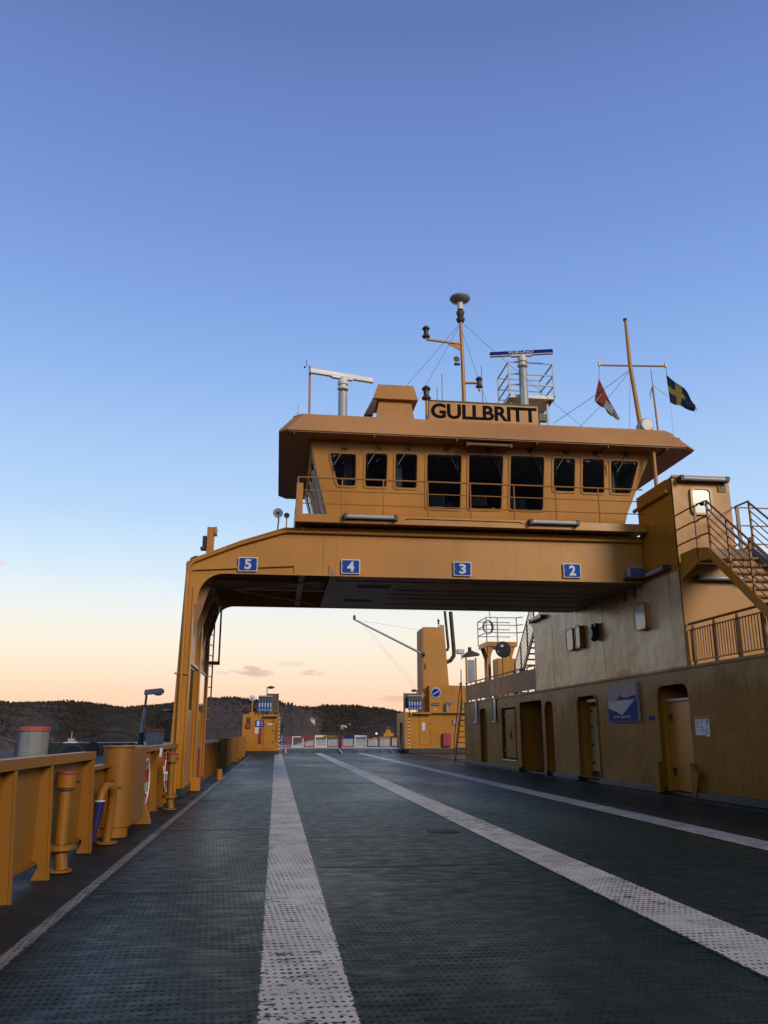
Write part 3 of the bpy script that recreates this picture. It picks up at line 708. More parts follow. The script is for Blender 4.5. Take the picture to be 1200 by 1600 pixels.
# outward leaning side walls
for sgn, xb, xt, nm in ((-1, 1.2, .62, 'side_wall'), (1, 9.0, 9.68, 'side_wall')):
    def sidef(u, v, w, xb=xb, xt=xt, sgn=sgn):
        zb = ZD if sgn < 0 else 6.9
        return (xb+(xt-xb)*(v-zb)/(ZT-zb) - sgn*w, u, v)
    z0 = ZD if sgn < 0 else 6.3
    sw = []
    for a in (20.55, 21.6, 22.65, 23.7): sw.append(rnd(rect(a, 7.3, a+.72, 8.25), .08))
    MB().plate([(20.22,z0),(24.70,z0),(24.98,ZT),(19.95,ZT)], sw, .05, sidef).build(nm, 'yellow_clean', wh)
    for a in (20.55, 21.6, 22.65, 23.7): MB().plate(rnd(rect(a-.02, 7.28, a+.74, 8.27), .08), [], .008, lambda u,v,w: sidef(u,v,w+.02)).build('side_pane', 'glass', wh)
    if sgn < 0:
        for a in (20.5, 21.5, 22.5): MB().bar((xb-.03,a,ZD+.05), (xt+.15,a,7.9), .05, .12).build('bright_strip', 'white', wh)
MB().box(1.2, 8.9, 20.22, 24.7, ZD, ZD+.05).build('floor', 'cabin_dark', wh)
MB().box(.75, 9.55, 20.02, 24.9, 8.44, 8.50).build('ceiling', 'cabin_dark', wh)
ins = MB()
ins.box(3.7, 4.3, 20.8, 21.5, ZD, 6.98); ins.box(4.8, 5.5, 20.7, 21.4, ZD, 7.0); ins.box(5.95, 6.5, 20.9, 21.5, ZD, 6.9); ins.box(1.4, 3.3, 20.6, 21.1, ZD, 7.3); ins.box(6.9, 8.8, 20.6, 21.1, ZD, 7.3)
ins.build('console', 'cabin_dark', wh, bev=.03)
cb = MB(); cb.box(2.2, 4.4, 23.2, 23.3, 6.9, 8.44); cb.box(5.0, 6.1, 22.9, 23.0, 7.2, 8.44); cb.box(6.8, 9.0, 23.0, 23.1, 6.9, 8.44)
cb.build('partition', 'cabin_dark', wh)
for x, z in ((4.1,7.35),(5.25,7.4),(6.3,7.35)):
    MB().box(x-.2, x+.2, 21.0, 21.06, z-.16, z+.14).build('screen', 'black', wh)
for x in (1.65, 2.95, 8.75): MB().box(x-.12, x+.1, 20.42, 20.46, 7.2, 8.3).build('curtain', 'grey', wh)
MB().lathe([(.16,0),(.2,.12),(.18,.5),(.08,.62)], (4.55,21.7,6.9), n=12).build('helm_seat', 'cabin_dark', wh)
# roof: soffit, sloping fascia, top
ro = thing('wheelhouse_roof', (5.3, 22.4, ZT), 'wide overhanging wheelhouse roof with a pale sloping edge band', 'roof')
low = [(.05,19.35),(10.45,19.35),(10.78,19.62),(10.78,25.3),(10.45,25.57),(.05,25.57),(-.17,25.3),(-.17,19.55)]
top = [(.42,19.72),(10.05,19.72),(10.40,19.95),(10.40,24.95),(10.05,25.2),(.42,25.2),(.18,25.0),(.18,19.92)]
def loft(levels):
    m = MB(); rings = [[m.bm.verts.new((p[0], p[1], z)) for p in poly] for poly, z in levels]
    n = len(rings[0])
    for A, B in zip(rings, rings[1:]):
        for i in range(n): m.bm.faces.new((A[i], A[(i+1)%n], B[(i+1)%n], B[i]))
    m.bm.faces.new(rings[0][::-1]); m.bm.faces.new(rings[-1]); return m
lowc = [(p[0]*.999+.005, p[1]) for p in low]
loft([(low, ZT+.03), (low, ZT+.07), (top, 9.10), (top, 9.14)]).build('edge_band', 'yellow_roof', ro)
inn = [(x+(.03 if x < 5 else -.03), y+(.03 if y < 22 else -.03)) for x, y in low]
loft([(inn, ZT+.0), (inn, ZT+.029)]).build('soffit', 'soffit', ro)
for x in (.2, 2.2, 4.3, 6.4, 8.3, 9.9): MB().box(x, x+.02, 19.4, 20.0, ZT-.06, ZT-.001).build('soffit_rib', 'soffit', ro)
tube_light('tube_lamp', 4.55, 5.8, 19.62, ZT-.07, 'unlit tube lamp under the roof overhang above the middle windows', 'caged tube lamps')
MB().tube([(9.17,19.3,6.95),(8.98,17.9,7.04)], .03, 8).build('support', 'yellow_clean', ro)
MB().tube([(9.62,19.6,6.9),(9.62,19.6,ZT)], .05, 10).build('roof_post', 'yellow_clean', ro, smooth=True)

# ================================================================== ON THE ROOF
ZR = 9.14
# name board
nb = thing('name_board', (5.2, 19.8, ZR), 'yellow name board with large black capitals on the roof edge', 'sign')
MB().box(3.66, 6.64, 19.82, 19.88, ZR+.0, 9.72).build('board', 'yellow_clean', nb)
for a in (3.66, 6.62): MB().box(a, a+.02, 19.80, 19.82, ZR, 9.74).build('edge', 'rusty', nb)
MB().box(3.66, 6.64, 19.80, 19.82, 9.70, 9.725).build('edge', 'rusty', nb)
text('GULLBRITT', 2.84, .42, face_cam(3.73, 19.818, 9.225), 'lettering', 'lettering', nb, bold=.032, spacing=.97, depth=.004)
MB().box(6.64, 6.9, 19.95, 20.1, 9.35, 9.55).build('rear_stay', 'black', nb)
MB().tube([(4.6,19.85,ZR),(4.6,20.4,ZR)], .03, 6).build('strut', 'yellow_clean', nb)
# vent housing
vh = thing('vent_housing', (2.9, 20.6, ZR), 'yellow box vent with a flared cowl on the roof', 'vent')
loft([([(2.32,20.5),(3.46,20.5),(3.40,21.3),(2.38,21.3)], ZR), ([(2.46,20.55),(3.32,20.55),(3.28,21.2),(2.5,21.2)], 9.98)]).build('shaft', 'yellow_clean', vh)
loft([([(2.28,20.42),(3.5,20.42),(3.5,21.5),(2.28,21.5)], 9.96), ([(2.42,20.46),(3.38,20.46),(3.38,21.4),(2.42,21.4)], 10.38)]).build('cowl', 'yellow_clean', vh)
MB().hexa([(2.05,20.5,9.5),(2.28,20.44,9.5),(2.3,21.3,9.5),(2.1,21.4,9.5),(2.28,20.46,9.97),(2.42,20.46,9.97),(2.42,21.4,9.97),(2.3,21.5,9.97)]).build('side_flap', 'rusty', vh)
# scanners
def radar(x, y, z0, ztop, p, q, label, bar_mat, words=None):
    th = thing('radar', (x, y, z0), label, 'radar', 'radar scanners on the roof')
    MB().lathe([(.125,0),(.125,ztop-z0-.45),(.06,ztop-z0-.42),(.06,ztop-z0-.34)], (x,y,z0), n=18).build('pedestal', 'galv', th, smooth=True)
    MB().lathe([(.15,0),(.16,.04),(.10,.06),(.10,.13),(.145,.15),(.145,.24),(.12,.27),(.12,.33),(.10,.36)], (x,y,ztop-.36), n=18).build('gearbox', 'white', th, smooth=True)
    p, q = Vector(p), Vector(q); d = (q-p).normalized(); c = (p+q)/2
    MB().bar(c-d*.3, c+d*.3, .12, .05).build('mount', 'white', th)
    MB().bar(p+V(0,0,.09), q+V(0,0,.09), .10, .13).build('scanner_bar', bar_mat, th, bev=.02)
    s = d.cross(V(0,0,1)).normalized()
    MB().bar(p+V(0,0,.02), q+V(0,0,.02), .11, .02).build('scanner_lip', 'white', th)
    if words:
        w = .72; o = c+V(0,0,.055) - d*w/2 + s*.051 if s.y < 0 else c+V(0,0,.055)-d*w/2 - s*.051
        nrm = s if s.y < 0 else -s
        text(words, w, .075, lambda u,v,e: o+d*u+V(0,0,v)+nrm*e, 'lettering', 'sign_white', th, bold=.02)
    return th
radar(1.52, 21.05, ZR, 10.78, (.59,20.82,10.76), (2.38,21.28,10.76), 'white bar radar on a grey pedestal beside the vent housing', 'white')
radar(6.89, 21.86, ZR, 12.16, (5.96,22.06,12.14), (7.76,21.62,12.14), 'blue bar radar above a railed roof platform', 'blue_deep', 'FURUNO')
# railed platform
cg = thing('radar_platform', (7.0, 22.4, 10.9), 'small railed steel platform round the blue radar pedestal', 'platform')
X0, X1, Y0_, Y1_ = 6.5, 7.86, 22.0, 23.2
MB().box(X0-.02, X1+.02, Y0_-.02, Y1_, 10.86, 10.96).build('floor', 'white', cg)
MB().prism([(22.0,10.86),(22.4,10.86),(22.4,10.72)], 'x', 7.75, 7.78).build('bracket', 'rusty', cg)
for x, y in ((X0,Y0_),(X1,Y0_),(X0,Y1_),(X1,Y1_)): MB().box(x-.02, x+.02, y-.02, y+.02, 10.9, 12.0).build('post', 'galv', cg)
for z in (12.0, 11.62, 11.28):
    for a, b in (((X0,Y0_),(X1,Y0_)),((X0,Y1_),(X1,Y1_)),((X0,Y0_),(X0,Y1_)),((X1,Y0_),(X1,Y1_))):
        MB().bar((a[0],a[1],z), (b[0],b[1],z), .035, .035).build('rail', 'galv', cg)
for x, y in ((6.6,22.2),(7.7,22.2),(6.6,23.0),(7.7,23.0)): MB().box(x-.03, x+.03, y-.03, y+.03, ZR, 10.86).build('leg', 'galv', cg)
# signal mast
ms = thing('signal_mast', (4.85, 20.9, ZR), 'slim rusty yellow mast behind the name board', 'mast')
MB().tube([(4.87,20.9,ZR),(4.86,20.9,11.2),(4.83,20.9,12.72)], [.06,.055,.045], 10).build('pole', 'yellow', ms, smooth=True)
MB().tube([(3.82,20.85,12.05),(3.84,20.85,11.98),(4.82,20.9,11.93)], .035, 8).build('yard', 'yellow', ms)
MB().prism([(4.8,11.9),(4.45,11.9),(4.8,11.72)], 'y', 20.88, 20.91).build('gusset', 'yellow', ms)
MB().tube([(4.87,20.9,10.74),(5.3,20.85,10.74)], .035, 8).build('lower_yard', 'yellow', ms)
MB().lathe([(.10,0),(.13,.08),(.07,.12),(.10,.2),(.12,.3),(.05,.36)], (4.83,20.9,12.62), n=14).build('masthead_lamp', 'rusty', ms)
MB().lathe([(.04,0),(.04,.1)], (4.83,20.9,12.95), n=10).build('copper_neck', 'orange_band', ms)
MB().lathe([(.085,0),(.085,.24)], (4.83,20.9,13.0), n=14).build('neck', 'white', ms, smooth=True)
MB().lathe([(.10,0),(.26,.06),(.30,.12),(.27,.18),(.1,.22),(.02,.23)], (4.83,20.9,13.22), n=26).build('dome', 'grey', ms, smooth=True)
MB().box(4.62, 4.78, 20.86, 20.94, 11.28, 11.33).build('horn_bracket', 'rusty', ms)
MB().lathe([(.09,0),(.03,.12)], (4.66,20.78,11.4), 'y', 12).build('horn', 'rusty', ms)
nav_light(3.82, 20.85, 12.05, 'black navigation light on the end of the mast yard', 1.0)
nav_light(5.3, 20.85, 10.62, 'black navigation light on the short lower mast yard', .9, .12)
nav_light(3.7, 20.3, 9.95, 'black navigation light just left of the name board', 1.1, .75)
# thin aerials
def aerial(x, y, z0, z1, label, r=.012, base=True):
    th = thing('aerial', (x, y, z0), label, 'aerial', 'whip aerials on the roof')
    MB().tube([(x,y,z0+.1),(x,y,z1)], r, 6).build('rod', 'galv', th)
    MB().lathe([(.03,0),(.03,.12)], (x,y,z0), n=8).build('foot', 'galv', th)
    return th
aerial(3.98, 20.2, ZR, 10.3, 'short whip aerial beside the navigation light by the name board')
aerial(4.2, 20.6, ZR, 10.85, 'whip aerial between the navigation light and the mast', .014)
aerial(5.42, 21.0, ZR, 11.35, 'tall whip aerial just right of the mast', .014)
aerial(6.55, 21.0, ZR, 10.75, 'pale whip aerial in front of the radar platform', .016)
aerial(.3, 20.0, ZR, 9.5, 'tiny aerial on the outer roof corner', .008)
am = thing('aerial_mast', (.62, 20.9, ZR), 'thin yellow aerial mast on the outer end of the roof', 'mast')
MB().tube([(.62,20.9,ZR),(.60,20.9,11.0)], .03, 8).build('pole', 'yellow_roof', am)
MB().box(.58, .68, 20.84, 20.94, ZR, 9.3).build('foot', 'yellow', am)
MB().tube([(.6,20.9,11.0),(.5,20.85,11.0),(.5,20.85,11.18)], .008, 5).build('small_aerial', 'black', am)
MB().lathe([(.03,0),(.03,.03)], (.46,20.85,10.93), n=8).build('insulator', 'black', am)
# stay wires of the mast
G = 'stay wires on the wheelhouse roof'
wire([(4.8,20.9,12.55),(2.05,21.0,ZR)], 'long stay wire from the mast head down past the vent cowl', G)
wire([(4.8,20.9,12.5),(2.95,21.4,ZR)], 'stay wire from the mast head to the roof behind the vent cowl', G)
wire([(4.87,20.9,12.6),(10.2,22.5,ZR)], 'stay wire from the mast across to the far end of the roof', G)
wire([(4.87,20.9,12.3),(6.4,22.5,ZR+.3)], 'stay wire from the mast down to the radar platform', G)
# flag mast (leans) with yard
fm = thing('flag_mast', (10.4, 22.0, ZR), 'leaning yellow flag mast with a cross yard above the far end of the roof', 'mast')
MB().tube([(10.55,22.0,ZR),(10.30,22.0,12.1),(10.27,22.0,13.62)], [.075,.06,.045], 10).build('pole', 'yellow_clean', fm, smooth=True)
MB().tube([(9.32,22.0,12.05),(11.44,22.0,12.14)], .03, 8).build('yard', 'yellow', fm)
MB().lathe([(.06,0),(.07,.05),(.03,.08)], (10.26,22.0,13.6), n=8).build('truck', 'rusty', fm)
for x, z in ((9.32,12.02),(11.44,12.1)): MB().box(x-.025, x+.025, 21.97, 22.03, z, z+.14).build('yard_block', 'yellow', fm)
G2 = 'rigging wires of the flag mast'
wire([(10.28,22,11.95),(9.15,21.8,11.05),(7.65,21.6,9.95)], 'stay wire from the flag mast down past the red and white flag', G2, .014)
wire([(10.28,22,11.9),(9.25,21.8,10.7),(8.3,21.6,9.75)], 'lower stay wire from the flag mast crossing the red and white flag', G2, .01)
wire([(10.28,22,11.9),(9.95,21.8,9.2)], 'steep thin wire from the flag mast to the roof', G2)
wire([(9.32,22,12.0),(9.28,22,11.6)], 'halyard holding the red and white flag to the yard', None, .012)
wire([(11.44,22,12.1),(11.45,22,11.85)], 'halyard holding the blue and yellow flag to the yard', None, .014)
wire([(11.47,22,10.95),(11.5,22,9.2)], 'thin line below the blue and yellow flag', None, .008, 'galv')
# flags: hanging cloth with folds and real thickness
def cloth(name, fn, cells, mats, th):
    """cells: list of (u0,u1,v0,v1,material) strips"""
    for (u0,u1,v0,v1,mt,nm) in cells:
        m = MB(); nu, nv = max(2, int((u1-u0)*26)), max(2, int((v1-v0)*18)); G0 = []; G1 = []
        for i in range(nu+1):
            a, b = [], []
            for j in range(nv+1):
                p = Vector(fn(u0+(u1-u0)*i/nu, v0+(v1-v0)*j/nv)); a.append(m.bm.verts.new(p)); b.append(m.bm.verts.new(p+V(0,.006,0)))
            G0.append(a); G1.append(b)
        for i in range(nu):
            for j in range(nv):
                m.bm.faces.new((G0[i][j],G0[i+1][j],G0[i+1][j+1],G0[i][j+1])); m.bm.faces.new((G1[i][j],G1[i][j+1],G1[i+1][j+1],G1[i+1][j]))
        m.build(nm, mt, th, smooth=True)
f1 = thing('flag', (11.45, 22.0, 10.9), 'tattered dark blue flag with a yellow cross', 'flag')
def sw(u, v):   # u along the fly, v down the hoist
    top_ = Vector((11.43,22,11.86)).lerp(Vector((12.30,22,10.92)), u) + V(.06,0,.05)*math.sin(u*3.1)
    bot = Vector((11.47,22,10.98)).lerp(Vector((12.18,22,10.72)), u)
    p = top_.lerp(bot, v)
    fold = .08*math.sin(u*9+v*2.0)*u + .04*math.sin(v*7)*u
    return (p.x, 22+fold, p.z - .03*math.sin(u*8)*(.3+v))
cloth('flag', sw, [(0,.26,0,.38,'flag_blue','blue_field'),(0,.26,.38,.62,'flag_yellow','yellow_cross'),(0,.26,.62,1,'flag_blue','blue_field'),
    (.26,.46,0,1,'flag_yellow','yellow_cross'),(.46,.99,0,.38,'flag_blue','blue_field'),(.46,.6,.38,.6,'flag_yellow','yellow_cross'),(.6,.99,.38,.6,'flag_blue','blue_field'),(.46,.99,.6,1,'flag_blue','blue_field')], None, f1)
for k in range(6):
    p = Vector(sw(.97, k/6+.05)); MB().prism([(p.x-.01,p.z+.03),(p.x+.02,p.z-.02),(p.x+random.uniform(.03,.12),p.z-random.uniform(.05,.16))], 'y', p.y, p.y+.006).build('torn_edge', 'flag_blue', f1)
f2 = thing('flag', (9.3, 22.0, 10.6), 'limp red and white flag hanging in a point', 'flag')
def rw(u, v):
    a = Vector((9.28,22,11.62)).lerp(Vector((9.10,22,10.86)), v); b = Vector((9.30,22,11.55)).lerp(Vector((9.82,22,10.32)), .25+.75*v)
    p = a.lerp(b, u); return (p.x, 22+.07*math.sin(u*8+v*3)*v, p.z+.03*math.sin(u*6)*v)
cloth('flag', rw, [(0,.5,0,.98,'flag_red','red_half'),(.5,1,0,.55,'flag_red','red_half'),(.5,1,.55,1,'flag_white','white_half')], None, f2)
def rw2(u, v):
    a = Vector((9.10,21.98,10.87)).lerp(Vector((9.79,21.98,10.30)), u); b = Vector((9.32,21.96,11.12)).lerp(Vector((9.83,21.96,10.34)), u)
    p = a.lerp(b, v); return (p.x, p.y+.04*math.sin(u*9), p.z)
cloth('flag', rw2, [(0,1,0,1,'flag_white','white_half')], None, f2)
MB().tube([(9.68,21.95,10.62),(9.63,21.95,10.45),(9.7,21.95,10.38)], .015, 5).build('toggle', 'flag_red', f2)
MB().box(10.1, 11.3, 20.85, 22.3, 9.05, 9.13).build('mast_outrigger', 'yellow_clean', ro)
# searchlight, aerial with spreaders, hoop
sl = thing('searchlight', (10.15, 21.0, ZR), 'round grey searchlight with a pale glass at the foot of the flag mast', 'searchlight')
ax_ = Matrix.Rotation(R(-25), 4, 'Z')
MB().lathe([(.18,0),(.2,.02),(.2,.05),(.185,.08),(.185,.34),(.12,.40)], (9.98,20.55,9.62), 'y', 24).build('drum', 'grey', sl, smooth=True)
MB().lathe([(.165,-.012),(.175,.0)], (9.98,20.545,9.62), 'y', 24).build('glass', 'lens', sl)
MB().box(9.93, 10.03, 20.65, 20.8, ZR, 9.46).build('foot', 'yellow', sl)
a2 = thing('aerial', (10.9, 21.8, ZR), 'yellow topped rod aerial with drooping spreaders between searchlight and blue flag', 'aerial')
MB().tube([(10.93,21.8,ZR),(10.86,21.8,11.35)], .03, 8).build('pole', 'yellow_roof', a2)
MB().tube([(10.86,21.8,11.35),(10.85,21.8,11.9)], .01, 5).build('rod', 'black', a2)
for dx, dz in ((.42,-.32),(-.16,-.34),(-.14,-.48)): MB().tube([(10.86,21.8,11.38),(10.86+dx,21.75,11.38+dz)], .008, 5).build('spreader', 'black' if dx < 0 else 'galv', a2)
MB().tube([(10.92,21.0,ZR),(10.93,21,9.3),(11.0,21,9.42),(11.1,21,9.42),(11.17,21,9.3),(11.17,21,ZR-.1)], .035, 10).build('pipe_hoop', 'yellow', **T('yellow swan-neck pipe hoop at the far end of the roof', 'pipe'), smooth=True)

# ================================================================== DECKHOUSE (side superstructure)
XW = 8.85
dh = thing('deckhouse', (9.6, 24, 0), 'long yellow side superstructure with arched door openings along the car deck', 'deckhouse')
def wallf(x): return lambda u, v, w: (x+w, u, v)
# openings: (y0, y1, z0, z1, radius)
ops = [(35.5,36.45,.12,2.36,.22), (31.0,32.86,.38,2.28,.02), (27.75,30.38,.02,2.42,.15), (26.6,27.45,.02,2.34,.3), (22.75,24.3,.12,2.36,.28), (17.42,18.95,.02,2.38,.3)]
holes = [rnd(rect(a, c, b, d), [.02,.02,r,r], 5) for a, b, c, d, r in ops]
# the bottom-open doorways cut the wall's lower edge
outline = [(39.65,2.68),(-6,2.68),(-6,.14)]
for a, b, c, d, r in sorted(ops, key=lambda o: o[0]):
    if c < .1:
        arch = rnd([(a,d),(b,d)] + [(b,.14),(a,.14)], [r, r, 0, 0], 5)
        arch = arch[:-2]
        outline += [(a, .14)] + arch + [(b, .14)]
outline += [(39.65,.14)]
holes = [rnd(rect(a, c, b, d), [.02,.02,r,r], 5) for a, b, c, d, r in ops if c >= .1]
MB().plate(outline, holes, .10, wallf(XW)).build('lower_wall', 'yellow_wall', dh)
for a, b, c, d, r in ops:       # raised rims
    q = rnd(rect(a, max(c,.02), b, d), [.02,.02,r,r], 5); q2 = rnd(rect(a-.035, max(c,.02)-.001, b+.035, d+.035), [.02,.02,r+.02,r+.02], 5)
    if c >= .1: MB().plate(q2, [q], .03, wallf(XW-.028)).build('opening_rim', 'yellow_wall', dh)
# rounded ledge between lower and upper wall
MB().tube([(XW+.02,-6,2.70),(XW+.02,39.7,2.70)], .045, 12).build('rounded_ledge', 'ledge', dh, smooth=True)
for y0, y1 in ((-6,17.38),(19.0,22.7),(24.35,26.55),(30.43,39.66)):
    MB().box(XW-.09, XW+.12, y0, y1, 0, .138).build('coaming', 'green_coaming', dh, bev=.01)
for y in (27.6, ): MB().box(XW-.02, XW+.12, 27.46, 27.74, 0, .138).build('coaming', 'green_coaming', dh)
# flared feet beside the nearest doorway
for y, s in ((17.42,-1),(18.95,1)):
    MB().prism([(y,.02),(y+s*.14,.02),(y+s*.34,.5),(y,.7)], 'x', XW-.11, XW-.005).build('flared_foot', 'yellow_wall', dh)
# recess boxes: back wall, side walls, floor, ceiling
MB().box(9.75, 9.85, -6, 39.6, 0, 2.6).build('recess_back_wall', 'yellow', dh)
for y in (39.6, 36.47, 34.5, 33.2, 30.42, 27.47, 26.2, 24.32, 22.2, 18.97, 16.9, 8.0):
    MB().box(XW+.10, 9.75, y, y+.06, 0, 2.6).build('recess_partition', 'yellow', dh)
MB().box(XW+.1, 9.75, -6, 39.6, 2.50, 2.56).build('recess_ceiling', 'timber', dh)
MB().box(XW+.1, 9.75, -6, 39.6, -.005, .05).build('recess_floor', 'green_coaming', dh)
# doors
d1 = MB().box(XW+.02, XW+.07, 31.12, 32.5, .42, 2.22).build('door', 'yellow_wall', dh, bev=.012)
MB().box(XW-.02, XW+.02, 31.7, 31.78, 1.15, 1.4).build('handle', 'rusty', d1)
for z in (.7, 1.95): MB().box(XW+.0, XW+.03, 32.42, 32.6, z-.05, z+.05).build('hinge', 'rusty', d1)
MB().box(XW-.03, XW+.08, 30.98, 32.88, .33, .375).build('door_sill', 'white', dh)
d2 = MB().box(9.18, 9.24, 22.9, 24.24, .26, 2.08).build('door', 'door_cream', dh, bev=.012)
MB().plate([(23.6+.11*math.cos(a*.314), 1.62+.22*math.sin(a*.314)) for a in range(20)], [], .01, lambda u,v,w: (9.168+w, u, v)).build('oval_pane', 'slate', d2)
MB().plate(rnd(rect(23.42, 1.32, 23.80, 1.92), .05), [rnd(rect(23.45, 1.35, 23.77, 1.89), .05)], .006, lambda u,v,w: (9.173+w, u, v)).build('pane_rim', 'door_cream', d2)
for z in (.5, 1.0, 1.5, 1.95):
    MB().box(9.12, 9.18, 22.96, 23.08, z-.05, z+.05).build('clamp', 'black', d2)
    MB().box(9.15, 9.18, 24.02, 24.14, z-.03, z+.03).build('hinge', 'rusty', d2)
MB().box(9.14, 9.18, 23.2, 23.26, 1.0, 1.16).build('handle', 'rusty', d2)
MB().box(9.17, 9.75, 22.26, 24.31, .05, .25).build('door_step', 'green_coaming', dh)
MB().box(9.0, 9.14, 23.2, 23.9, 2.20, 2.27).build('doorway_lamp', 'lens', dh)
d3 = MB().box(9.08, 9.14, 17.3, 18.95, .06, 2.02).build('door', 'yellow', dh, bev=.012)
MB().box(9.05, 9.09, 17.2, 18.95, 2.03, 2.09).build('door_track', 'galv', dh)
MB().box(9.05, 9.08, 18.72, 18.84, .4, .56).build('hinge', 'rusty', d3); MB().box(9.05, 9.08, 18.72, 18.84, 1.6, 1.76).build('hinge', 'rusty', d3)
MB().box(9.04, 9.08, 17.55, 17.62, .95, 1.15).build('handle', 'rusty', d3)
MB().box(9.55, 9.6, 27.9, 30.2, .1, 2.3).build('dark_inner_door', 'timber', dh)
MB().tube([(9.3,28.9,.05),(9.3,28.9,1.5)], .035, 8).build('hand_post', 'yellow', dh)
MB().box(9.3, 9.5, 28.3, 28.75, .05, .45).build('bin_box', 'black', dh)
MB().box(9.3, 9.36, 26.75, 26.8, .9, 1.6).build('door_bar', 'black', dh)
MB().box(9.02, 9.08, 26.65, 26.75, .95, 1.55).build('dark_notice_frame', 'black', dh)
# upper deck slab and upper house
MB().box(XW+.06, 16.2, -6, 39.66, 2.57, 2.68).build('upper_deck', 'green_coaming', dh)
upw = thing('upper_house', (9.7, 22, 2.75), 'tall upper part of the deckhouse with chalky streaked side and stair tower', 'deckhouse')
prof = [(17.3,2.74),(28.3,2.74),(28.3,4.75),(28.45,5.02),(28.85,5.18),(26.9,5.36),(26.9,6.9),(19.0,6.9),(19.0,7.06),(17.3,7.06)]
prof = [(17.32,2.74),(28.3,2.74),(28.3,4.80),(28.5,5.0),(28.85,5.12),(28.85,5.24),(26.0,5.42),(24.0,5.9),(19.2,5.95),(19.2,7.05),(17.32,7.05)]
wh_ = [rnd(rect(24.05, 3.77, 24.62, 4.36), .1), rnd(rect(23.45, 3.77, 23.82, 4.36), .1), rnd(rect(18.98, 3.78, 19.58, 4.36), .1)]
low_part = [(17.32,2.74),(28.3,2.74),(28.3,4.80),(28.5,5.0),(28.85,5.12),(28.85,5.24),(26.0,5.42),(24.0,5.42),(24.0,4.86),(17.32,4.86)]
hi_part = [(17.32,4.86),(24.0,4.86),(24.0,5.95),(19.2,5.95),(19.2,7.05),(17.32,7.05)]
MB().plate(low_part, wh_, .08, wallf(XW+.02)).build('side_wall', 'yellow_wall_up', upw)
MB().plate(hi_part, [], .08, wallf(XW+.02)).build('side_wall', 'yellow', upw)
for (a, b, c, d) in ((24.05,24.62,3.77,4.36),(23.45,23.82,3.77,4.36),(18.98,19.58,3.78,4.36)):
    w_ = MB().plate(rnd(rect(a-.03,c-.03,b+.03,d+.03), .12), [rnd(rect(a,c,b,d), .1)], .15, wallf(XW-.13)).build('window', 'yellow', upw)
    MB().plate(rnd(rect(a-.01,c-.01,b+.01,d+.01), .1), [], .01, wallf(XW-.115)).build('pane', 'pane_sky_pale', w_)
    MB().plate(rnd(rect(a-.045,c-.045,b+.045,d+.045), .13), [rnd(rect(a-.03,c-.03,b+.03,d+.03), .12)], .02, wallf(XW-.125)).build('seal', 'rusty', w_)
for y in (22.0, 26.3): MB().box(XW+.014, XW+.02, y, y+.012, 2.78, 4.8).build('weld_seam', 'yellow_wall_up', upw)
# front of the stair tower (faces the camera) and its body
MB().plate([(XW+.02,2.74),(16,2.74),(16,4.9),(10.27,4.9),(10.27,7.0),(XW+.02,7.06)], [rnd(rect(9.31,6.18,9.76,6.76), .09)], .06, lambda u,v,w: (u, 17.3+w, v)).build('tower_front', 'yellow_clean', upw)
w_ = MB().plate(rnd(rect(9.27,6.14,9.80,6.80), .12), [rnd(rect(9.32,6.19,9.75,6.75), .09)], .07, lambda u,v,w: (u, 17.24+w, v)).build('window', 'yellow', upw)
MB().plate(rnd(rect(9.30,6.17,9.77,6.77), .09), [], .01, lambda u,v,w: (u, 17.27+w, v)).build('pane', 'pane_sky_pale', w_)
MB().box(10.21, 10.27, 17.36, 21.4, 2.74, 7.0).build('tower_side', 'yellow_clean', upw)
MB().box(XW+.1, 10.26, 17.36, 19.2, 7.0, 7.05).build('tower_top', 'yellow_clean', upw)
MB().box(XW+.02, 10.30, 17.26, 17.299, 7.02, 7.08).build('top_trim', 'yellow_roof', upw)
vt = MB().box(9.98, 10.18, 17.265, 17.298, 6.72, 6.9).build('vent_grille', 'yellow', upw)
for k in range(5): MB().box(9.99, 10.17, 17.25, 17.268, 6.735+k*.033, 6.747+k*.033).build('slat', 'rusty', vt)
MB().tube([(XW-.03,17.45,6.74),(XW-.03,19.3,6.74)], .05, 10).build('side_pipe', 'yellow', upw, smooth=True)
MB().box(XW-.02, XW+.018, 17.5, 19.15, 6.80, 7.04).build('side_panel', 'yellow', upw)
MB().box(10.27, 10.31, 17.5, 17.6, 6.55, 6.65).build('small_lamp', 'rusty', upw)
MB().box(XW+.1, 9.6, 26.0, 28.8, 5.16, 5.24).build('rear_landing', 'yellow', upw)
MB().box(XW+.12, 12, 19.2, 27.9, 4.95, 5.0).build('house_top', 'yellow', upw)
MB().box(9.2, 15, 28.2, 28.28, 2.74, 4.9).build('rear_wall', 'yellow', upw)
def tl_y(y0, y1, x, z, label):
    return tube_light('tube_lamp', y0, y1, x, z, label, 'caged tube lamps', along='y')
tl_y(17.7, 18.85, XW-.02, 5.0, 'dark tube lamp on the shaded side of the stair tower')
tl_y(26.85, 28.3, XW-.02, 5.12, 'silver tube lamp at the far top corner of the chalky wall')
tube_light('tube_lamp', 8.98, 10.2, 17.22, 6.97, 'long tube lamp along the top of the stair tower front', 'caged tube lamps')
tube_light('tube_lamp', 9.15, 10.35, 17.22, 4.66, 'tube lamp in the shade beneath the stair landing', 'caged tube lamps')
fl2 = thing('flood_lamp', (8.55, 19.0, 4.95), 'grey square flood lamp under the deckhouse end of the beam', 'lamp')
MB().box(8.35, 8.78, 18.85, 19.05, 4.97, 5.22).build('housing', 'grey', fl2, bev=.03)
MB().box(8.39, 8.74, 18.835, 18.849, 5.0, 5.19).build('lens', 'slate', fl2)
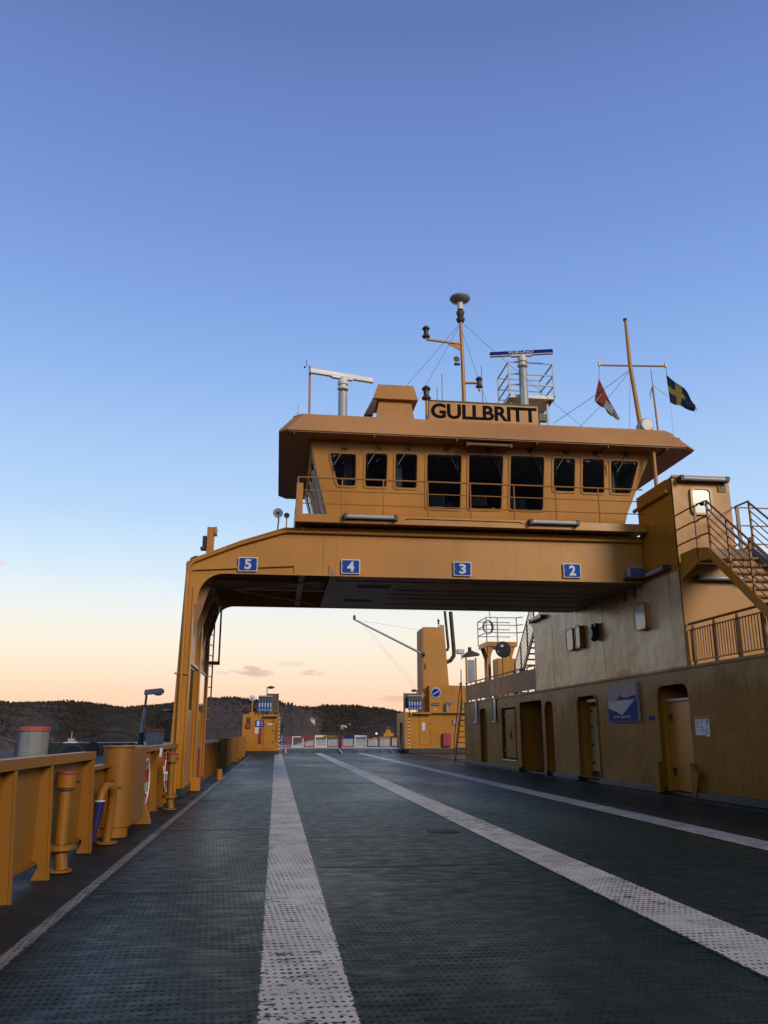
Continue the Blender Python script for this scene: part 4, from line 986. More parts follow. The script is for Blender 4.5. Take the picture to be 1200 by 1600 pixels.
MB().box(8.3, 8.83, 18.88, 19.08, 4.93, 4.965).build('visor', 'black', fl2)
MB().tube([(8.56,19.0,5.22),(8.56,19.09,5.35)], .02, 6).build('bracket', 'grey', fl2)
# black round gong on the chalky wall
gg = thing('ship_bell', (8.8, 22.4, 3.9), 'black round horn hanging on the chalky wall between windows', 'horn')
MB().lathe([(.02,-.12),(.14,-.12),(.21,-.06),(.22,0),(.2,.04)], (XW-.06,22.42,4.02), 'x', 22).build('disc', 'black', gg, smooth=True)
MB().box(XW-.1, XW+.01, 22.5, 22.6, 4.2, 4.3).build('lug', 'black', gg); MB().box(XW-.1, XW+.01, 22.25, 22.35, 4.2, 4.3).build('lug', 'black', gg)
for y in (20.3, 19.7): MB().box(XW+.0, XW+.018, y, y+.07, 4.62, 4.85).build('slot', 'black', upw)
# poster
po = thing('poster', (8.8, 20.8, 1.6), 'large poster with white mountain shape over blue, between two doorways', 'poster')
MB().box(XW-.07, XW-.002, 19.93, 21.76, 1.60, 2.56).build('board', 'grey', po)
pf = face_wall(XW-.072, 21.75, 1.61)
def pp(poly, d, mat, nm): MB().plate(poly, [], .003, lambda u,v,w: pf(u, v, d+w)).build(nm, mat, po)
W_, H_ = 1.81, .94
pp(rect(0,.0,W_,.56*H_), .0, 'blue_deep', 'blue_field')
pp([(0,.56*H_+.002),(W_,.56*H_+.002),(W_,H_),(0,H_)], .0, 'pink', 'pink_sky')
pp([(0.02,.555*H_),(.03,.36*H_),(.5,.27*H_),(.88,.17*H_),(1.1,.27*H_),(1.72,.555*H_)], .004, 'poster_white', 'white_mountain')
pp([(.55,.57*H_),(.68,.64*H_),(.80,.66*H_),(.84,.74*H_),(.90,.66*H_),(1.05,.63*H_),(1.3,.62*H_),(1.5,.66*H_),(1.79,.66*H_),(1.79,.57*H_)], .004, 'blue_deep', 'skyline')
text('glada upptäck', 1.05, .09, lambda u,v,e: pf(.35+u, .07+v, .004+e), 'lettering', 'poster_white', po, bold=.0)
# notices
ns = thing('notice', (8.8, 16.9, 1.25), 'white notice with red edges beside the nearest doorway', 'notice')
MB().box(XW-.012, XW-.001, 16.62, 17.21, 1.25, 1.66).build('sheet', 'sign_white', ns)
MB().box(XW-.016, XW-.0125, 16.62, 17.21, 1.60, 1.66).build('red_strip', 'red', ns); MB().box(XW-.016, XW-.0125, 16.8, 17.21, 1.25, 1.28).build('red_strip', 'red', ns)
mk = MB(); rg = random.Random(5)
for k in range(9):
    for q in range(3):
        y = 16.68+q*.19; z = 1.31+k*.032
        if rg.random() < .75: mk.box(XW-.0145, XW-.0125, y, y+rg.uniform(.05,.14), z, z+.012)
mk.build('print', 'black', ns)
for z in (1.52, 1.57): MB().box(XW-.0146, XW-.0125, 16.65, 16.72, z-.015, z+.015).build('green_symbol', 'green_coaming', ns)
MB().box(XW-.012, XW-.001, 19.15, 19.45, 1.62, 1.72).build('small_plate', 'blue_deep', **T('tiny blue plate on the wall between poster and nearest doorway', 'sign'))
# narrow vertical frames on the far lower wall
for y0, y1, lb in ((36.9,37.5,'narrow framed glass strip on the lower wall beyond the farthest archway'),(33.62,34.22,'narrow framed glass strip on the lower wall between archway and closed door')):
    nf = thing('framed_glass', (8.8, y0, 1.82), lb, 'frame', 'narrow glass strips on the lower wall')
    MB().plate(rect(y0,1.82,y1,2.74), [rect(y0+.08,1.9,y1-.08,2.68)], .05, wallf(XW-.05)).build('frame', 'black' if y0 < 35 else 'grey', nf)
    MB().box(XW-.03, XW-.01, y0+.08, y1-.08, 1.9, 2.68).build('pane', 'pane_sky_pale', nf)
    MB().box(XW-.08, XW-.01, y0-.02, y1+.02, 1.78, 1.815).build('sill', 'white', nf)

# ---- railings on the upper deck edge
XR = 8.93
def rail_run(y0, y1, label, near):
    th = thing('deck_railing', (XR, (y0+y1)/2, 2.75), label, 'railing')
    MB().tube([(XR,y0,3.63),(XR,y1,3.63)], .028, 8).build('handrail', 'rail', th)
    MB().bar((XR,y0,3.50),(XR,y1,3.50), .05, .02).build('top_bar', 'rail', th)
    MB().bar((XR,y0,2.83),(XR,y1,2.83), .05, .02).build('bottom_bar', 'rail', th)
    n = int((y1-y0)/.9)
    p0 = None
    for k in range(n+1):
        y = y1-.1-k*.9
        if y < y0: break
        m = MB().prism([(y-.07,2.72),(y+.07,2.72),(y+.055,3.5),(y,3.62),(y-.055,3.5)], 'x', XR+.02, XR+.05)
        m.build('post', 'rail', th)
    b0 = None; y = y1-.05
    if near:
        while y > y0:
            if b0 is None: b0 = MB().box(XR-.008, XR+.008, y-.008, y+.008, 2.84, 3.49).build('baluster', 'rail', th); yb = y
            else: part_copy(b0, (0, y-yb, 0))
            y -= .105
    else:
        while y > y0:
            if b0 is None: b0 = MB().box(XR-.008, XR+.012, y-.028, y+.028, 2.84, 3.49).build('slat', 'rail', th); yb = y
            else: part_copy(b0, (0, y-yb, 0))
            y -= .085
    return th
rail_run(6.0, 17.25, 'yellow barred railing on the ledge below the stair, nearest the viewer', True)
rr = rail_run(28.4, 39.6, 'dense brown looking railing along the far upper deck', False)
MB().tube([(XR-.02,14.95,2.95),(XR-.02,14.95,3.25)], .012, 6).build('bolt_rod', 'white', **T('short pale rod wired to the near railing', 'rod'))

# ---- front stair and landing
st = thing('stair', (9.4, 15, 2.75), 'yellow steel stair coming down from the tower landing towards the camera', 'stair')
MB().box(XW+.05, 10.0, 15.98, 17.24, 5.02, 5.06).build('landing', 'soffit', st)
MB().prism([(17.24,5.2),(16.55,5.2),(16.0,5.09),(15.93,4.84),(16.45,4.88),(17.24,4.64)], 'x', XW+.03, XW+.07).build('landing_bracket', 'yellow_clean', st)
MB().prism([(XW+.07,5.06),(XW+.07,4.86),(9.95,4.86),(9.95,5.06)], 'y', 15.95, 15.98).build('landing_edge', 'soffit', st)
SL = .83
def szz(y): return 5.03-(15.93-y)*SL
for x in (XW+.03, 9.83):
    MB().prism([(15.93,5.05),(13.2,szz(13.2)+.02),(13.2,szz(13.2)-.24),(15.93,4.80)], 'x', x, x+.035).build('stringer', 'yellow_clean', st)
s0 = None
for k in range(11):
    z = 4.84-k*.2; y = 15.93-(5.0-z)/SL
    if s0 is None: s0 = MB().box(XW+.066, 9.828, y-.02, y+.24, z-.04, z).build('tread', 'rail', st); z0_, y0_ = z, y
    else: part_copy(s0, (0, y-y0_, z-z0_))
def srail(x, label):
    th = thing('stair_railing', (x, 15, 4), label, 'railing', 'railings of the front stair')
    for off in (1.05, .87, .70, .53, .36, .19):
        MB().tube([(x,15.93,5.03+off),(x,13.3,szz(13.3)+off)], .022 if off > 1 else .012, 6).build('rail', 'rail', th)
    for y in (15.93, 15.24, 14.52, 13.8): MB().box(x-.018, x+.018, y-.02, y+.02, szz(y)-.02, szz(y)+1.06).build('post', 'rail', th)
    return th
srail(XW+.05, 'near handrail of the front stair with five sloping bars')
srail(9.86, 'farther handrail of the front stair, seen against the sky')
lr = thing('landing_railing', (8.9, 16.6, 5), 'three bar railing along the open side of the tower landing', 'railing')
for z in (6.12, 5.78, 5.42): MB().tube([(XW+.05,17.28,z),(XW+.05,16.6,z),(XW+.10,16.5,z),(XW+.10,16.42,z),(XW+.05,16.36,z),(XW+.05,15.93,z-.03)], .018, 7).build('rail', 'rail', lr)
MB().box(XW+.03, XW+.07, 16.44, 16.48, 4.95, 6.14).build('post', 'rail', lr)
nh = thing('wrapped_pole', (9, 15.5, 4), 'long slate blue wrapped pole slung down the stair', 'pole')
MB().tube([(9.0,16.2,6.08),(9.0,15.9,5.8),(9.12,15.35,5.2),(9.2,15.0,4.86)], [.012,.025,.03,.035], 8).build('thin_end', 'grey', nh)
MB().tube([(9.2,15.0,4.86),(9.3,13.6,3.75)], [.045,.06], 10).build('thick_end', 'slate', nh)
MB().lathe([(.04,0),(.06,.03),(.03,.06)], (8.95,16.2,6.06), n=10).build('lashing', 'black', nh)
ur = thing('upper_railing', (10.5, 17, 5), 'brown level railing running off to the side behind the front stair', 'railing')
for z in (6.36, 5.93, 5.5):
    MB().tube([(9.86,16.6,z-.22),(10.35,17.3,z),(13.5,17.3,z)], .018, 6).build('level_bar', 'rail', ur)
for x in (10.42, 11.6, 12.8): MB().box(x-.02, x+.02, 17.28, 17.32, 4.9, 6.36).build('post', 'rail', ur)
MB().tube([(9.88,15.95,6.12),(9.88,16.5,6.14),(10.0,16.7,6.14)], .02, 6).build('hand_loop', 'rail', ur)
MB().box(9.86, 9.9, 16.44, 16.48, 4.95, 6.14).build('post', 'rail', ur)
cz = thing('upper_casing', (13.5, 18, 2.75), 'pale yellow casing behind the front stair', 'casing')
MB().prism([(10.6,2.75),(16,2.75),(16,4.9),(12.2,4.9),(11.0,5.62),(10.95,5.35),(10.6,5.3)], 'y', 17.9, 19.8).build('casing_wall', 'yellow_clean', cz)
MB().tube([(11.0,17.85,5.3),(11.0,17.85,5.8)], .05, 8).build('casing_pipe', 'yellow', cz)

# ---- far stair on the upper deck and platform beyond
fs = thing('stair', (9.4, 30, 2.75), 'steep brown stair with lattice rails beyond the chalky wall', 'stair')
def fz(y): return 5.05-(y-28.6)*.80
for x in (9.0, 9.95):
    MB().prism([(28.6,5.05),(31.5,fz(31.5)),(31.5,fz(31.5)-.25),(28.6,4.8)], 'x', x, x+.04).build('stringer', 'rail', fs)
    for off in (.15,.3,.45,.6,.75,.9,1.05):
        MB().tube([(x+.02,28.6,5.05+off),(x+.02,31.4,fz(31.4)+off)], .022 if off > 1 else .012, 6).build('rail', 'rail', fs)
    for y in (28.7, 29.6, 30.5, 31.4): MB().box(x, x+.045, y-.03, y+.03, fz(y)-.1, fz(y)+1.06).build('post', 'rail', fs)
for k in range(12):
    y = 28.75+k*.235; MB().box(9.045, 9.945, y-.12, y+.12, fz(y)-.06, fz(y)-.02).build('tread', 'rail', fs)
for y in (28.9, 27.7, 26.6): MB().box(9.3, 9.42, y, y+.1, 5.2, 6.9).build('post', 'rail', fs)
MB().bar((9.35,26.5,6.0),(9.35,29.2,6.0), .04, .04).build('level_rail', 'rail', fs)
tp = thing('lookout_platform', (9.8, 36, 2.75), 'yellow legged platform with a grey tubular railing on the upper deck', 'platform')
PX0, PX1, PY0, PY1 = 9.05, 10.42, 35.7, 37.3
MB().box(PX0, PX1, PY0, PY1, 5.02, 5.22).build('floor', 'yellow', tp)
for x, y in ((PX0+.1,PY0+.1),(PX1-.3,PY0+.1),(PX0+.3,PY1-.1),(PX1-.1,PY1-.1)):
    MB().box(x-.06, x+.06, y-.06, y+.06, 2.75, 5.02).build('leg', 'yellow', tp)
    MB().prism([(x-.22,5.02),(x+.22,5.02),(x+.06,4.55),(x-.06,4.55)], 'y', y-.02, y+.02).build('leg_gusset', 'yellow', tp)
MB().bar((PX0+.1,PY0+.1,3.5),(PX0+.3,PY1-.1,3.5), .05, .05).build('leg_brace', 'yellow', tp)
for x, y in ((PX0,PY0),(PX0+.0,PY1),(PX1,PY0),(PX1-.45,PY1),(PX0+.5,PY0)): MB().tube([(x,y,5.2),(x,y,6.28)], .026, 8).build('post', 'galv', tp)
for z in (6.28, 5.95, 5.62):
    MB().tube([(PX1+.15,PY1,z),(PX0,PY1,z),(PX0,PY0,z),(PX1,PY0,z),(PX1+.2,PY0-.3,z)], .022, 8).build('rail', 'galv', tp)
hz_ = thing('hose_coil', (9.1, 35.8, 5.5), 'tangle of dark cable hung on the platform railing', 'cable')
for k in range(3): MB().tube([(PX0+.05+.18*math.cos(a*.52+k)*(1+.2*k), PY0-.05-.03*k, 5.85+.30*math.sin(a*.52+k)) for a in range(13)], .022, 6).build('loop', 'black' if k < 2 else 'galv', hz_)
MB().tube([(PX0+.2,PY0,6.2),(PX0+.15,PY0,6.55)], .015, 5).build('cable_end', 'black', hz_)
dc = thing('convex_mirror', (9.0, 33, 4.2), 'large round dark mirror on a pole above the far upper railing', 'mirror')
MB().lathe([(.30,0),(.33,.03),(.31,.06),(.2,.10),(.05,.12)], (9.0,32.85,4.6), 'y', 26).build('disc', 'dish', dc, smooth=True)
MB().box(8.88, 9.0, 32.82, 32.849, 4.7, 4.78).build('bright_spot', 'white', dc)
MB().tube([(9.0,33.0,2.75),(9.0,33.0,4.45)], .04, 8).build('pole', 'yellow', dc)
MB().tube([(9.0,32.95,4.55),(8.75,32.9,4.5)], .07, 8).build('side_lamp', 'grey', dc)
ybx = MB().box(9.2, 10.0, 34.6, 35.4, 2.75, 4.4).build('deck_locker', 'yellow_clean', **T('plain yellow locker behind the legs of the platform', 'locker'), bev=.02)
MB().box(9.2, 10.0, 34.6, 35.4, 4.4, 4.43)
fpp = thing('signal_lamp', (8.5, 38.6, 3.6), 'yellow frame with glass panel, horn and white lamp at the end of the upper deck', 'lamp')
q = 39.5
MB().box(8.93, 9.0, q, q+.05, 2.75, 4.85).build('post', 'yellow', fpp); MB().box(9.4, 9.47, q, q+.05, 2.75, 4.85).build('post', 'yellow', fpp)
MB().box(9.02, 9.38, q, q+.03, 3.7, 4.75).build('glass', 'galv', fpp)
MB().prism([(8.80,4.85),(9.6,4.95),(9.55,5.05),(9.15,5.2),(8.82,4.98)], 'y', q-.2, q+.2).build('hood', 'black', fpp)
MB().tube([(8.75,q,4.75),(8.75,q,5.0)], .02, 5).build('arm', 'grey', fpp)
MB().box(8.5, 8.85, q-.2, q+.1, 5.02, 5.24).build('lamp_head', 'white', fpp, bev=.03)
MB().lathe([(.09,0),(.09,.2)], (9.15,q,5.15), n=10).build('cap', 'black', fpp)
# stair at the far end of the lower wall
es = thing('stair', (9.2, 41, 0), 'stair from the car deck up to the end of the upper deck', 'stair')
def ez(y): return 2.70-(y-39.8)*1.45
for x in (8.72, 9.5): MB().prism([(39.8,2.95),(41.75,.1),(41.75,0),(41.5,0),(39.8,2.5)], 'x', x, x+.05).build('stringer', 'rail', es)
for k in range(10):
    y = 39.95+k*.18; MB().box(8.77, 9.5, y-.1, y+.1, ez(y)-.04, ez(y)).build('tread', 'rail', es)
MB().tube([(8.75,39.75,3.65),(8.75,40.1,3.4),(8.75,41.7,1.0),(8.75,41.72,.1)], .025, 7).build('handrail', 'rail', es)
MB().tube([(8.75,39.75,2.7),(8.75,39.75,4.3)], .025, 7).build('end_post', 'rail', es)

# ================================================================== LEFT BULWARK
def bulwark(y0, y1, ribs, label, top_=1.10):
    th = thing('bulwark', (-2.4, (y0+y1)/2, 0), label, 'bulwark', 'bulwark sections along the open side of the deck')
    MB().prism([(-2.215,.12),(-2.195,.12),(-2.195,top_-.03),(-2.215,top_-.03)], 'y', y0, y1).build('plate', 'yellow_bulwark', th)
    MB().box(-2.27, -2.115, y0, y1, top_-.03, top_).build('cap_rail', 'yellow_bulwark', th, bev=.006)
    MB().box(-2.115, -2.09, y0, y1, top_-.085, top_+.003).build('cap_lip', 'yellow_bulwark', th)
    MB().prism([(-2.195,.12),(-2.15,.145),(-2.15,.16),(-2.195,.15)], 'y', y0, y1).build('foot_lip', 'yellow_bulwark', th)
    for y in ribs:
        MB().prism([(-2.196,top_-.032),(-2.11,top_-.032),(-2.045,.0),(-2.195,.0),(-2.14,.11),(-2.15,.155),(-2.196,.165)], 'y', y, y+.018).build('rib', 'yellow_bulwark', th)
        MB().prism([(-2.112,top_-.088),(-2.092,top_-.088),(-2.030,.0),(-2.050,.0)], 'y', y-.008, y+.026).build('rib_edge', 'yellow_bulwark', th)
    return th
b1 = bulwark(-6, 10.5, [-5,-3.86,-2.72,-1.58,-.44,.7,1.84,2.98,4.12,5.26,6.3,7.42,8.56,10.36], 'nearest yellow bulwark section with broad ribs')
MB().prism([(-2.25,.04),(-2.045,.0),(-2.10,1.07),(-2.25,1.07)], 'y', 10.47, 10.49).build('end_plate', 'yellow_bulwark', b1)
b2 = bulwark(13.75, 19.0, [14.05, 14.9, 15.75, 16.6, 17.45, 18.3], 'ribbed bulwark section between the tank and the portal leg')
b3 = bulwark(24.45, 57.2, [24.9+k*1.05 for k in range(31)], 'long bulwark running from the portal leg to the far housing')
MB().box(-2.27, -2.14, 10.5, 13.8, .88, .92).build('low_rail', 'yellow_bulwark', **T('low open rail in the gap beside the tank', 'rail'))
MB().box(-2.25, -2.22, 10.5, 13.8, .02, .86).build('gap_plate', 'yellow_bulwark', **T('low plate closing the gap between the bulwark and the tank', 'plate'))
# sounding pipe with red cap
def capped_pipe(x, y, h, label):
    th = thing('capped_pipe', (x, y, 0), label, 'pipe', 'pipes with red caps beside the bulwark')
    MB().lathe([(.12,0),(.12,.02)], (x+.01,y,0), n=16).build('foot_flange', 'yellow_bulwark', th)
    MB().tube([(x+.03,y,.02),(x-.0,y,.2)], [.062,.062], 14).build('lower_pipe', 'yellow_bulwark', th, smooth=True)
    MB().lathe([(.125,0),(.125,.05)], (x-.0,y,.2), n=18).build('flange', 'yellow_bulwark', th)
    for k in range(8):
        a = k*math.pi/4; MB().lathe([(.01,0),(.01,.075)], (x+.1*math.cos(a),y+.1*math.sin(a),.19), n=6).build('bolt', 'rusty', th)
    MB().tube([(x,y,.25),(x,y,h-.15)], .06, 16).build('pipe', 'yellow_bulwark', th, smooth=True)
    MB().lathe([(.085,0),(.085,.02)], (x,y,h-.17), n=16).build('neck_ring', 'rusty', th)
    MB().lathe([(.095,0),(.098,.12)], (x,y,h-.145), n=20).build('collar', 'yellow_bulwark', th, smooth=True)
    MB().lathe([(.098,0),(.10,.02),(.095,.035)], (x,y,h-.024), n=20).build('cap', 'red_cap', th)
    for s in (-1, 1): MB().tube([(x+s*.09,y,h-.09),(x+s*.13,y,h-.09)], .012, 6).build('wing_nut', 'rusty', th)
    return th
capped_pipe(-2.07, 9.06, .93, 'yellow standing pipe with a dull red cap in front of the nearest bulwark section')
capped_pipe(-1.85, 16.0, .96, 'yellow standing pipe with a red cap by the foot of the portal leg')
bp = thing('bent_vent_pipe', (-2.0, 11.2, 0), 'hooked yellow vent pipe with a blue sleeve hanging from its mouth', 'pipe')
MB().tube([(-2.03,11.25,.02),(-2.0,11.25,.5),(-2.0,11.2,.61),(-2.02,11.1,.68),(-2.05,11.0,.68),(-2.07,10.93,.61),(-2.08,10.9,.52)], .052, 16).build('pipe', 'yellow_bulwark', bp, smooth=True)
MB().tube([(-2.08,10.9,.52),(-2.10,10.9,.28),(-2.13,10.9,.06)], [.060,.042,.012], 12).build('sleeve', 'navy_tube', bp, smooth=True)
MB().lathe([(.062,0),(.062,.015)], (-2.08,10.9,.515), n=16).build('sleeve_band', 'white', bp)
MB().lathe([(.13,0),(.13,.02)], (-2.03,11.25,0), n=16).build('foot_flange', 'yellow_bulwark', bp)
def tank(y, label, r=.2, box=True, x=-2.08):
    th = thing('ventilator', (x, y, 0), label, 'vent trunk', 'upright vent trunks along the bulwark')
    MB().lathe([(r,0),(r,1.0)], (x,y,.13), n=26).build('drum', 'yellow_bulwark', th, smooth=True)
    MB().lathe([(r-.02,0),(r-.02,.13)], (x,y,.0), n=26).build('foot', 'yellow_bulwark', th, smooth=True)
    MB().lathe([(r+.02,0),(r+.02,.02)], (x,y,1.13), n=26).build('lid', 'yellow_bulwark', th)
    if box:
        MB().box(x-r, x+r-.02, y+.15, y+1.3, .1, 1.14).build('casing', 'yellow_bulwark', th, bev=.02)
        MB().box(x-.1, x+.1, y-r-.012, y-r+.02, .62, .65).build('hinge_plate', 'yellow_bulwark', th)
        MB().tube([(x-.02,y-r-.02,.55),(x-.02,y-r-.02,.72)], .01, 6).build('hinge_pin', 'rusty', th)
    return th
tank(11.95, 'broad yellow vent trunk beside the hooked pipe, nearest of the trunks')
MB().prism([(-2.1,0.0),(-1.83,0.0),(-1.93,.28),(-2.1,.28)], 'y', 13.5, 13.7).build('foot_bracket', 'yellow_bulwark', **T('small flared yellow bracket at deck level behind the broad vent trunk', 'bracket'))
tank(33.5, 'wide yellow vent trunk beyond the portal leg', .32, False)
tank(36.6, 'slim yellow vent trunk behind the wide trunk', .16, False)
tank(38.6, 'second slim yellow trunk from the wide trunk', .16, False)
tank(42.5, 'broad vent trunk ahead of the last two by the far housing', .34, False)
tank(47.0, 'second last vent trunk before the far housing', .32, False)
tank(52.0, 'vent trunk standing closest to the far housing', .32, False)
# lifebuoys
def lifebuoy(y, z, label, tilt):
    th = thing('lifebuoy', (-2.12, y, z), label, 'lifebuoy', 'lifebuoys hung on the bulwark')
    Rr, r = .30, .06; N_ = 28
    def seg(a0, a1, rr=r, n=10, x=-2.125):
        return [(x, y+Rr*math.cos(a), z+Rr*math.sin(a)) for a in [a0+(a1-a0)*k/n for k in range(n+1)]]
    for q in range(4):
        a0 = q*math.pi/2+.78+.22+tilt; MB().tube(seg(a0, a0+math.pi/2-.44), r, 12).build('red_segment', 'red', th, smooth=True)
        MB().tube(seg(a0-.44, a0, n=4), r+.004, 12).build('white_band', 'white' if q % 2 else 'grey', th, smooth=True)
    MB().tube([(-2.06, y+(Rr+.05+.03*math.sin(k*1.57*2))*math.cos(k*.3927), z+(Rr+.05+.03*math.sin(k*1.57*2))*math.sin(k*.3927)) for k in range(17)], .012, 6).build('grab_rope', 'white', th)
    MB().box(-2.12, -2.03, y-.12, y+.1, z-.16, z-.02).build('light_unit', 'grey', th, bev=.02)
    MB().tube([(-2.12,y-.06,z-.05),(-2.11,y-.1,z-.38)], .03, 8).build('dangling_lamp', 'red', th)
    return th
lifebuoy(14.45, .56, 'red and white lifebuoy directly behind the broad vent trunk', .2)
lifebuoy(17.1, .58, 'red and white lifebuoy close to the portal leg', .6)
MB().bar((-2.0,15.6,1.05), (-1.97,15.3,.93), .04, .03).build('lamp_bracket_stub', 'white', **T('short white stub sticking out under the bulwark cap between the lifebuoys', 'bracket'))
MB().tube([(-1.93,22.5,.1),(-1.93,22.5,.95)], .03, 8).build('red_pole', 'red_cap', **T('dull red pole standing against the portal leg', 'pole'))
MB().box(-1.97, -1.75, 21.0, 21.2, .0, .3).build('foot_block', 'yellow', **T('small yellow block at the foot of the portal leg', 'block'))
MB().lathe([(.09,0),(.09,.28),(.05,.3)], (-1.62,26.0,0), n=12).build('deck_bollard', 'yellow', **T('short yellow deck fitting past the portal leg', 'fitting'))

# ================================================================== FAR HOUSINGS, GATES, FUNNEL
hl = thing('gate_housing', (-1, 57, 0), 'yellow end housing with a narrow door, beside the outer bulwark', 'housing')
HY = 57.0
MB().box(-2.22, .26, HY, 60.5, .22, 2.56).build('wall', 'yellow', hl, bev=.02)
MB().box(-2.20, .24, HY+.03, 60.4, 0, .22).build('plinth', 'green_coaming', hl)
dl = MB().box(-.80, -.12, HY-.03, HY-.001, .36, 2.34).build('door', 'yellow', hl, bev=.01)
for z in (.7,1.3,1.9): MB().box(-.78, -.72, HY-.05, HY-.031, z-.04, z+.04).build('hinge', 'rusty', dl)
for z in (.8,1.5,2.1): MB().box(-.22, -.14, HY-.06, HY-.031, z-.05, z+.05).build('clamp', 'rusty', dl)
MB().box(-.55, -.25, HY-.035, HY-.031, 1.88, 1.99).build('door_plate', 'sign_white', dl)
MB().prism([(HY-.35,2.42),(HY,2.56),(HY,2.38)], 'x', -.85, .1).build('door_hood', 'yellow_roof', hl)
MB().box(-.12+.16, .2, HY-.03, HY-.001, .85, 1.95).build('side_flap', 'yellow', hl)
MB().box(.02, .04, HY-.06, HY-.031, .85, 1.95).build('flap_hinge', 'rusty', hl)
# striped edge
def hazard(parent, x, y, z0, z1, w=.07):
    n = int((z1-z0)/.12)
    for k in range(n):
        z = z0+k*(z1-z0)/n; h = (z1-z0)/n
        MB().hexa([(x,y,z),(x+w,y,z+.04),(x+w,y+.02,z+.04),(x,y+.02,z),(x,y,z+h*.9),(x+w,y,z+.04+h*.9),(x+w,y+.02,z+.04+h*.9),(x,y+.02,z+h*.9)]).build('stripe', 'red' if k % 2 else 'white', parent)
hazard(hl, .19, HY-.025, .3, 2.5)
hr = thing('gate_housing', (11, 60, 0), 'wide yellow end housing below the funnel', 'housing')
RY = 60.0
MB().box(9.32, 14.5, RY, 64.5, .30, 2.80).build('wall', 'yellow', hr, bev=.02)
MB().prism([(RY,.3),(RY+4,.3),(RY+4,2.8),(RY,2.8)], 'x', 9.05, 9.32).build('side_block', 'yellow', hr)
MB().box(9.35, 14.5, RY+.03, 64.4, 0, .30).build('plinth', 'green_coaming', hr)
dr = MB().box(10.10, 10.84, RY-.03, RY-.001, .55, 2.50).build('door', 'yellow', hr, bev=.01)
MB().box(10.30, 10.52, RY-.035, RY-.031, 1.55, 2.1).build('door_notice', 'sign_white', dr)
for z in (.8,1.4,2.0): MB().box(10.86, 10.92, RY-.05, RY-.002, z-.05, z+.05).build('clamp', 'rusty', hr)
MB().prism([(RY-.4,2.68),(RY,2.82),(RY,2.64)], 'x', 9.7, 10.95).build('door_hood', 'yellow_roof', hr)
MB().box(10.95, 14.5, RY-.3, RY, 2.74, 2.80).build('ledge', 'yellow', hr)
MB().box(9.42, 9.9, RY-.02, RY-.001, .7, 2.4).build('side_flap', 'yellow', hr)
hazard(hr, 9.33, RY-.02, .35, 2.75)
lk = MB().box(11.73, 12.35, RY-.25, RY-.03, .45, 1.36).build('fire_locker', 'magenta', **T('magenta red locker on the wide end housing', 'locker'), bev=.04)
MB().box(12.52, 12.8, RY-.1, RY-.002, 1.98, 2.3).build('junction_box', 'grey', **T('small grey box near the stair on the wide end housing', 'box'))
lp2 = thing('fire_point', (-1, 56.9, .7), 'red fire extinguisher bracket with blue notice on the narrow housing', 'fire point')
MB().box(-1.08, -.93, HY-.12, HY-.01, .72, 1.72).build('red_case', 'red', lp2, bev=.02)
MB().box(-1.37, -1.1, HY-.02, HY-.001, 1.33, 1.74).build('white_notice', 'sign_white', lp2)
MB().box(-1.36, -.82, HY-.02, HY-.001, 1.76, 2.18).build('blue_notice', 'blue_deep', lp2)
MB().box(-1.27, -1.1, HY-.025, HY-.021, 1.82, 2.14).build('notice_print', 'sign_white', lp2)
for z in (1.85,1.97,2.07): MB().box(-1.03, -.88, HY-.025, HY-.021, z, z+.03).build('notice_print', 'poster_white', lp2)
rb = thing('alarm_box', (-1.8, 56.9, 1.7), 'red box on a yellow backing at the outer corner of the narrow housing', 'box')
MB().box(-1.96, -1.66, HY-.12, HY-.001, 1.68, 2.0).build('box', 'red_cap', rb); MB().box(-1.93, -1.69, HY-.08, HY-.001, 2.03, 2.36).build('backing', 'rusty', rb)
# upper block with ring emblem, funnel
fb = thing('funnel_block', (12, 61, 2.8), 'yellow block on the wide housing carrying the tall funnel', 'funnel')
MB().box(10.9, 12.55, RY+.3, 63.5, 2.8, 4.72).build('front_block', 'yellow', fb, bev=.02)
MB().box(12.55, 13.6, RY+.5, 63.5, 2.8, 4.72).build('side_block', 'yellow', fb, bev=.02)
MB().box(13.6, 14.0, RY+.9, 63.5, 2.8, 4.68).build('end_block', 'yellow_roof', fb)
loft([([(10.56,60.9),(12.62,60.9),(12.62,63.3),(10.56,63.3)], 2.8), ([(10.62,60.9),(12.20,60.9),(12.20,63.0),(10.62,63.0)], 9.0)]).build('funnel', 'yellow_clean', fb)
MB().box(10.52, 10.60, 60.95, 63.2, 2.85, 8.9).build('sky_glow_side', 'yellow_roof', fb)  # paler plate puts the horizon glow on this funnel side into the colour
em = MB().lathe([(.36,0),(.38,.03),(.36,.05)], (11.38,RY+.245,4.18), 'y', 28).build('emblem_ring', 'sign_white', fb)
MB().lathe([(.29,0),(.29,.02)], (11.38,RY+.222,4.18), 'y', 24).build('emblem_disc', 'blue_deep', fb)
MB().bar((11.16,RY+.21,4.06), (11.60,RY+.21,4.32), .012, .05).build('emblem_stroke', 'sign_white', fb)
for k in range(12):
    a = k*math.pi/6; MB().box(11.38+.335*math.cos(a)-.025, 11.38+.335*math.cos(a)+.025, RY+.222, RY+.243, 4.18+.335*math.sin(a)-.025, 4.18+.335*math.sin(a)+.025).build('emblem_stud', 'lettering', fb)
MB().box(11.05, 11.62, RY+.27, RY+.30, 3.27, 3.45).build('name_plate', 'black', fb)
MB().box(11.1, 11.57, RY+.262, RY+.27, 3.34, 3.38).build('name_plate_print', 'grey', fb)
MB().box(11.3, 11.36, RY+.28, RY+.3, 2.98, 3.12).build('small_tag', 'white', fb)
